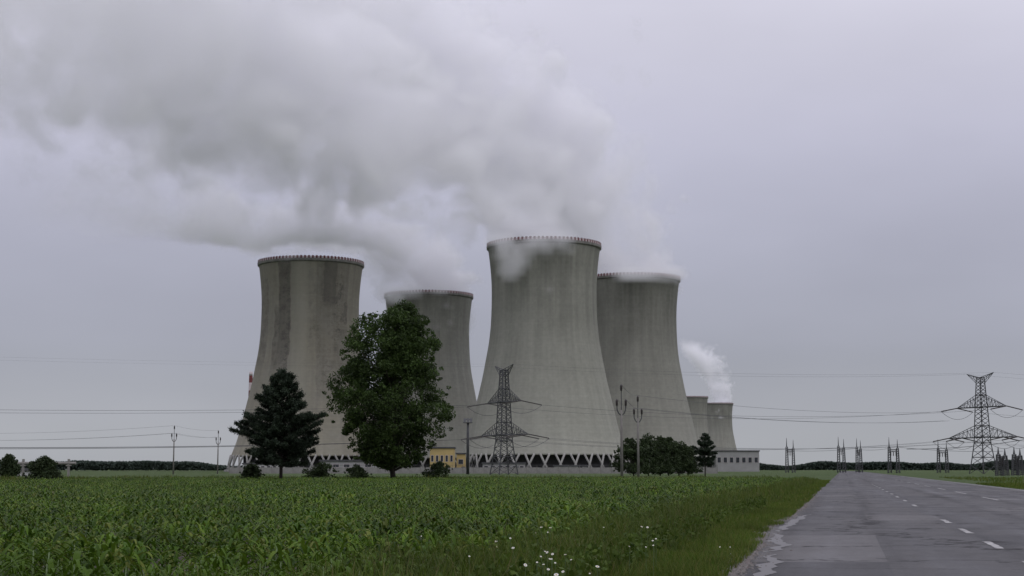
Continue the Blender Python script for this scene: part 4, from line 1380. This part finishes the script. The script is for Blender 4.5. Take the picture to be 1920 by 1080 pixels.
def plume(name, loc, label, a, b, L, r0, grow, near, far, ulen, seed, wy=0.0, amp=0.9, scale=55.0, voxel=3.5, wisp=None, squash=1.0, fade=(0.75, 1.0), ztop=None, lo=70, puff=1.1, edge=0.3):
    """A plume drifting towards -x: its axis rises a*u + b(1-exp(-u/L)), its radius r0 + grow*u, its density falls from near to far."""
    g = GN(name)
    pos = g.g.nodes.new('GeometryNodeInputPosition')
    sp = g.g.nodes.new('ShaderNodeSeparateXYZ')
    g.g.links.new(pos.outputs[0], sp.inputs[0])
    off = g.g.nodes.new('ShaderNodeVectorMath'); off.operation = 'ADD'
    off.inputs[1].default_value = (seed * 91.7, seed * 37.1, seed * 13.9)
    g.g.links.new(pos.outputs[0], off.inputs[0])
    u = g.m('MULTIPLY', sp.outputs[0], -1.0)
    up = g.m('MAXIMUM', u, 0.0)
    un = g.m('MINIMUM', u, 0.0)
    cz = g.m('ADD', g.m('MULTIPLY', up, a), g.m('MULTIPLY', g.m('SUBTRACT', 1.0, g.m('EXPONENT', g.m('MULTIPLY', up, -1.0 / L))), b))
    wn = g.g.nodes.new('ShaderNodeTexNoise')
    wn.inputs['Scale'].default_value = 1 / 65.0
    wn.inputs['Detail'].default_value = 2
    g.g.links.new(off.outputs[0], wn.inputs['Vector'])
    ws = g.g.nodes.new('ShaderNodeVectorMath'); ws.operation = 'MULTIPLY_ADD'
    ws.inputs[1].default_value = (60, 60, 60)
    g.g.links.new(wn.outputs['Color'], ws.inputs[0]); g.g.links.new(off.outputs[0], ws.inputs[2])
    n_lo = g.m('SUBTRACT', g.noise(off.outputs[0], 1 / 110.0, 2, 0.5), 0.5)
    cz = g.m('ADD', cz, g.m('MULTIPLY', n_lo, g.smooth(up, 20, 160, 0, lo)))
    slope = g.m('ADD', g.m('MULTIPLY', g.m('EXPONENT', g.m('MULTIPLY', up, -1.0 / L)), b / L), a)
    coss = g.m('POWER', g.m('ADD', g.m('MULTIPLY', slope, slope), 1.0), -0.5)
    rad = g.m('ADD', g.m('MULTIPLY', up, grow), r0)
    dv = g.m('SUBTRACT', sp.outputs[1], g.m('MULTIPLY', up, wy))
    dz = g.m('MULTIPLY', g.m('SUBTRACT', sp.outputs[2], cz), coss)
    dz = g.m('MINIMUM', g.m('MULTIPLY', dz, squash), g.m('MULTIPLY', dz, 1e6)) if squash == 1.0 else g.m('ADD', g.m('MULTIPLY', g.m('MAXIMUM', dz, 0.0), squash), g.m('MINIMUM', dz, 0.0))
    d2 = g.m('ADD', g.m('ADD', g.m('MULTIPLY', un, un), g.m('MULTIPLY', dv, dv)), g.m('MULTIPLY', dz, dz))
    d = g.m('DIVIDE', g.m('SQRT', d2), rad)
    # an upright column inside the mouth and just above it
    dcol = g.m('DIVIDE', g.m('SQRT', g.m('ADD', g.m('MULTIPLY', sp.outputs[0], sp.outputs[0]), g.m('MULTIPLY', sp.outputs[1], sp.outputs[1]))), r0 * 1.0)
    dcol = g.m('ADD', dcol, g.smooth(sp.outputs[2], -6, 24, 0.0, 1.3, 'LINEAR'))
    d = g.m('MINIMUM', d, dcol)
    nz = g.noise(ws.outputs[0], 1.0 / scale, 8, 0.6)
    f = g.m('ADD', g.m('SUBTRACT', 1.0, d), g.m('MULTIPLY', g.m('SUBTRACT', nz, 0.5), g.smooth(up, 0, 120, amp * 1.0, amp * 2.6, 'LINEAR')))
    bl = g.m('ABSOLUTE', g.m('SUBTRACT', g.m('MULTIPLY', g.noise(ws.outputs[0], 1.0 / (scale * 0.62), 3, 0.55), 2.0), 1.0))
    f = g.m('ADD', f, g.m('MULTIPLY', g.m('SUBTRACT', bl, 0.26), puff))
    dens = g.m('MULTIPLY', g.smooth(f, 0.0, edge), g.smooth(nz, 0.36, 0.64, 0.10, 1.7))
    if wisp:
        for (wx, wyy, wz, rx, ry, rz_, k) in wisp:
            q = g.m('ADD', g.m('ADD', g.m('POWER', g.m('DIVIDE', g.m('ABSOLUTE', g.m('SUBTRACT', sp.outputs[0], wx)), rx), 2.0),
                                g.m('POWER', g.m('DIVIDE', g.m('ABSOLUTE', g.m('SUBTRACT', sp.outputs[1], wyy)), ry), 2.0)),
                    g.m('POWER', g.m('DIVIDE', g.m('ABSOLUTE', g.m('SUBTRACT', sp.outputs[2], wz)), rz_), 2.0))
            n2 = g.noise(off.outputs[0], 1 / 14.0, 4, 0.6)
            fw = g.m('ADD', g.m('SUBTRACT', 1.0, q), g.m('MULTIPLY', g.m('SUBTRACT', n2, 0.5), 3.0))
            dens = g.m('MAXIMUM', dens, g.m('MULTIPLY', g.smooth(fw, 0.0, 0.9), k))
    dens = g.m('MULTIPLY', dens, g.smooth(up, 0, ulen * 0.7, 1.0, far / near))
    dens = g.m('MULTIPLY', dens, g.smooth(up, ulen * fade[0], ulen * fade[1], 1.0, 0.0))
    if ztop: dens = g.m('MULTIPLY', dens, g.smooth(sp.outputs[2], ztop * 0.75, ztop, 1.0, 0.0))
    zlo = -26.0
    zhi = a * ulen + b + (r0 + grow * ulen) * 1.6 / squash + 25
    if ztop: zhi = ztop
    rr = (r0 + grow * ulen) * 1.65
    vmin = (-ulen * 1.0, min(-rr, -rr + wy * ulen), zlo)
    vmax = (r0 * 1.7, max(rr, rr + wy * ulen), zhi)
    vc = g.g.nodes.new('GeometryNodeVolumeCube')
    g.g.links.new(dens, vc.inputs['Density'])
    vc.inputs['Min'].default_value = vmin
    vc.inputs['Max'].default_value = vmax
    for ax, i in (('X', 0), ('Y', 1), ('Z', 2)):
        vc.inputs['Resolution ' + ax].default_value = max(8, int((vmax[i] - vmin[i]) / voxel))
    sm_ = g.g.nodes.new('GeometryNodeSetMaterial')
    mat = steam_mat('steam_' + str(seed), near)
    sm_.inputs['Material'].default_value = mat
    g.g.links.new(vc.outputs[0], sm_.inputs[0])
    g.g.links.new(sm_.outputs[0], g.out.inputs[0])
    vol = bpy.data.volumes.new(name)
    vol.materials.append(mat)
    o = bpy.data.objects.new(name, vol)
    COL.objects.link(o)
    o.location = loc
    md = o.modifiers.new('steam', 'NODES')
    md.node_group = g.g
    tag(o, label, 'steam', 'steam plumes drifting from the cooling towers')
    return o

def mouth(px, D):
    return Vector((xat(px, D), D, TH))
def wisps(px_c, D, lst):
    M = mouth(px_c, D)
    out = []
    for (px, py, dd, rx, ry, rz_, k) in lst:
        q = at(px, py, D - dd) - M
        out.append((q.x, q.y, q.z, rx, ry, rz_, k))
    return out
plume('steam_plume', mouth(1021, D3), 'steam spilling over the rim of the biggest cooling tower and drifting off', 0.44, 26, 20, 28.0, 0.22, 0.062, 0.013, 400, 1, squash=0.72, amp=0.9, voxel=2.8, scale=46, puff=1.7, edge=0.24,
      wisp=wisps(1021, D3, [(962, 478, 33, 12, 6, 11, 2.0), (1005, 462, 33, 15, 6, 9, 2.0), (1048, 450, 32, 14, 6, 6, 1.8), (955, 497, 33, 7, 5, 8, 1.4), (935, 453, 26, 10, 7, 5, 1.4)]))
plume('steam_plume', mouth(1187, D4), 'steam plume rising from the dark tower behind the biggest one', 0.55, 45, 22, 29.5, 0.26, 0.060, 0.007, 400, 2, squash=0.62, amp=0.9, voxel=3.4, scale=48, puff=1.7, edge=0.24,
      wisp=wisps(1187, D4, [(1192, 511, 34, 18, 9, 6, 2.4), (1240, 510, 27, 16, 9, 6, 2.4), (1268, 514, 16, 9, 9, 5, 2.2)]))
plume('steam_plume', mouth(802, D2), 'bright steam plume low behind the stained tower, from the half hidden tower', 0.02, 36, 22, 31.0, 0.18, 0.075, 0.010, 300, 3, amp=1.1, voxel=2.8, lo=70, fade=(0.45, 1.0), scale=44, puff=1.5, edge=0.28,
      wisp=wisps(802, D2, [(738, 552, 30, 13, 8, 8, 1.6), (770, 545, 33, 12, 8, 6, 1.5), (822, 543, 33, 10, 7, 4, 1.1), (750, 480, 0, 30, 22, 26, 1.0), (815, 490, 0, 22, 20, 24, 0.8)]))
plume('steam_plume', mouth(1345, D6), 'small white steam plume above the small far tower', 1.2, 30, 16, 33.0, 0.5, 0.07, 0.045, 90, 4, voxel=2.2, scale=34, amp=0.8, ztop=118, lo=20)
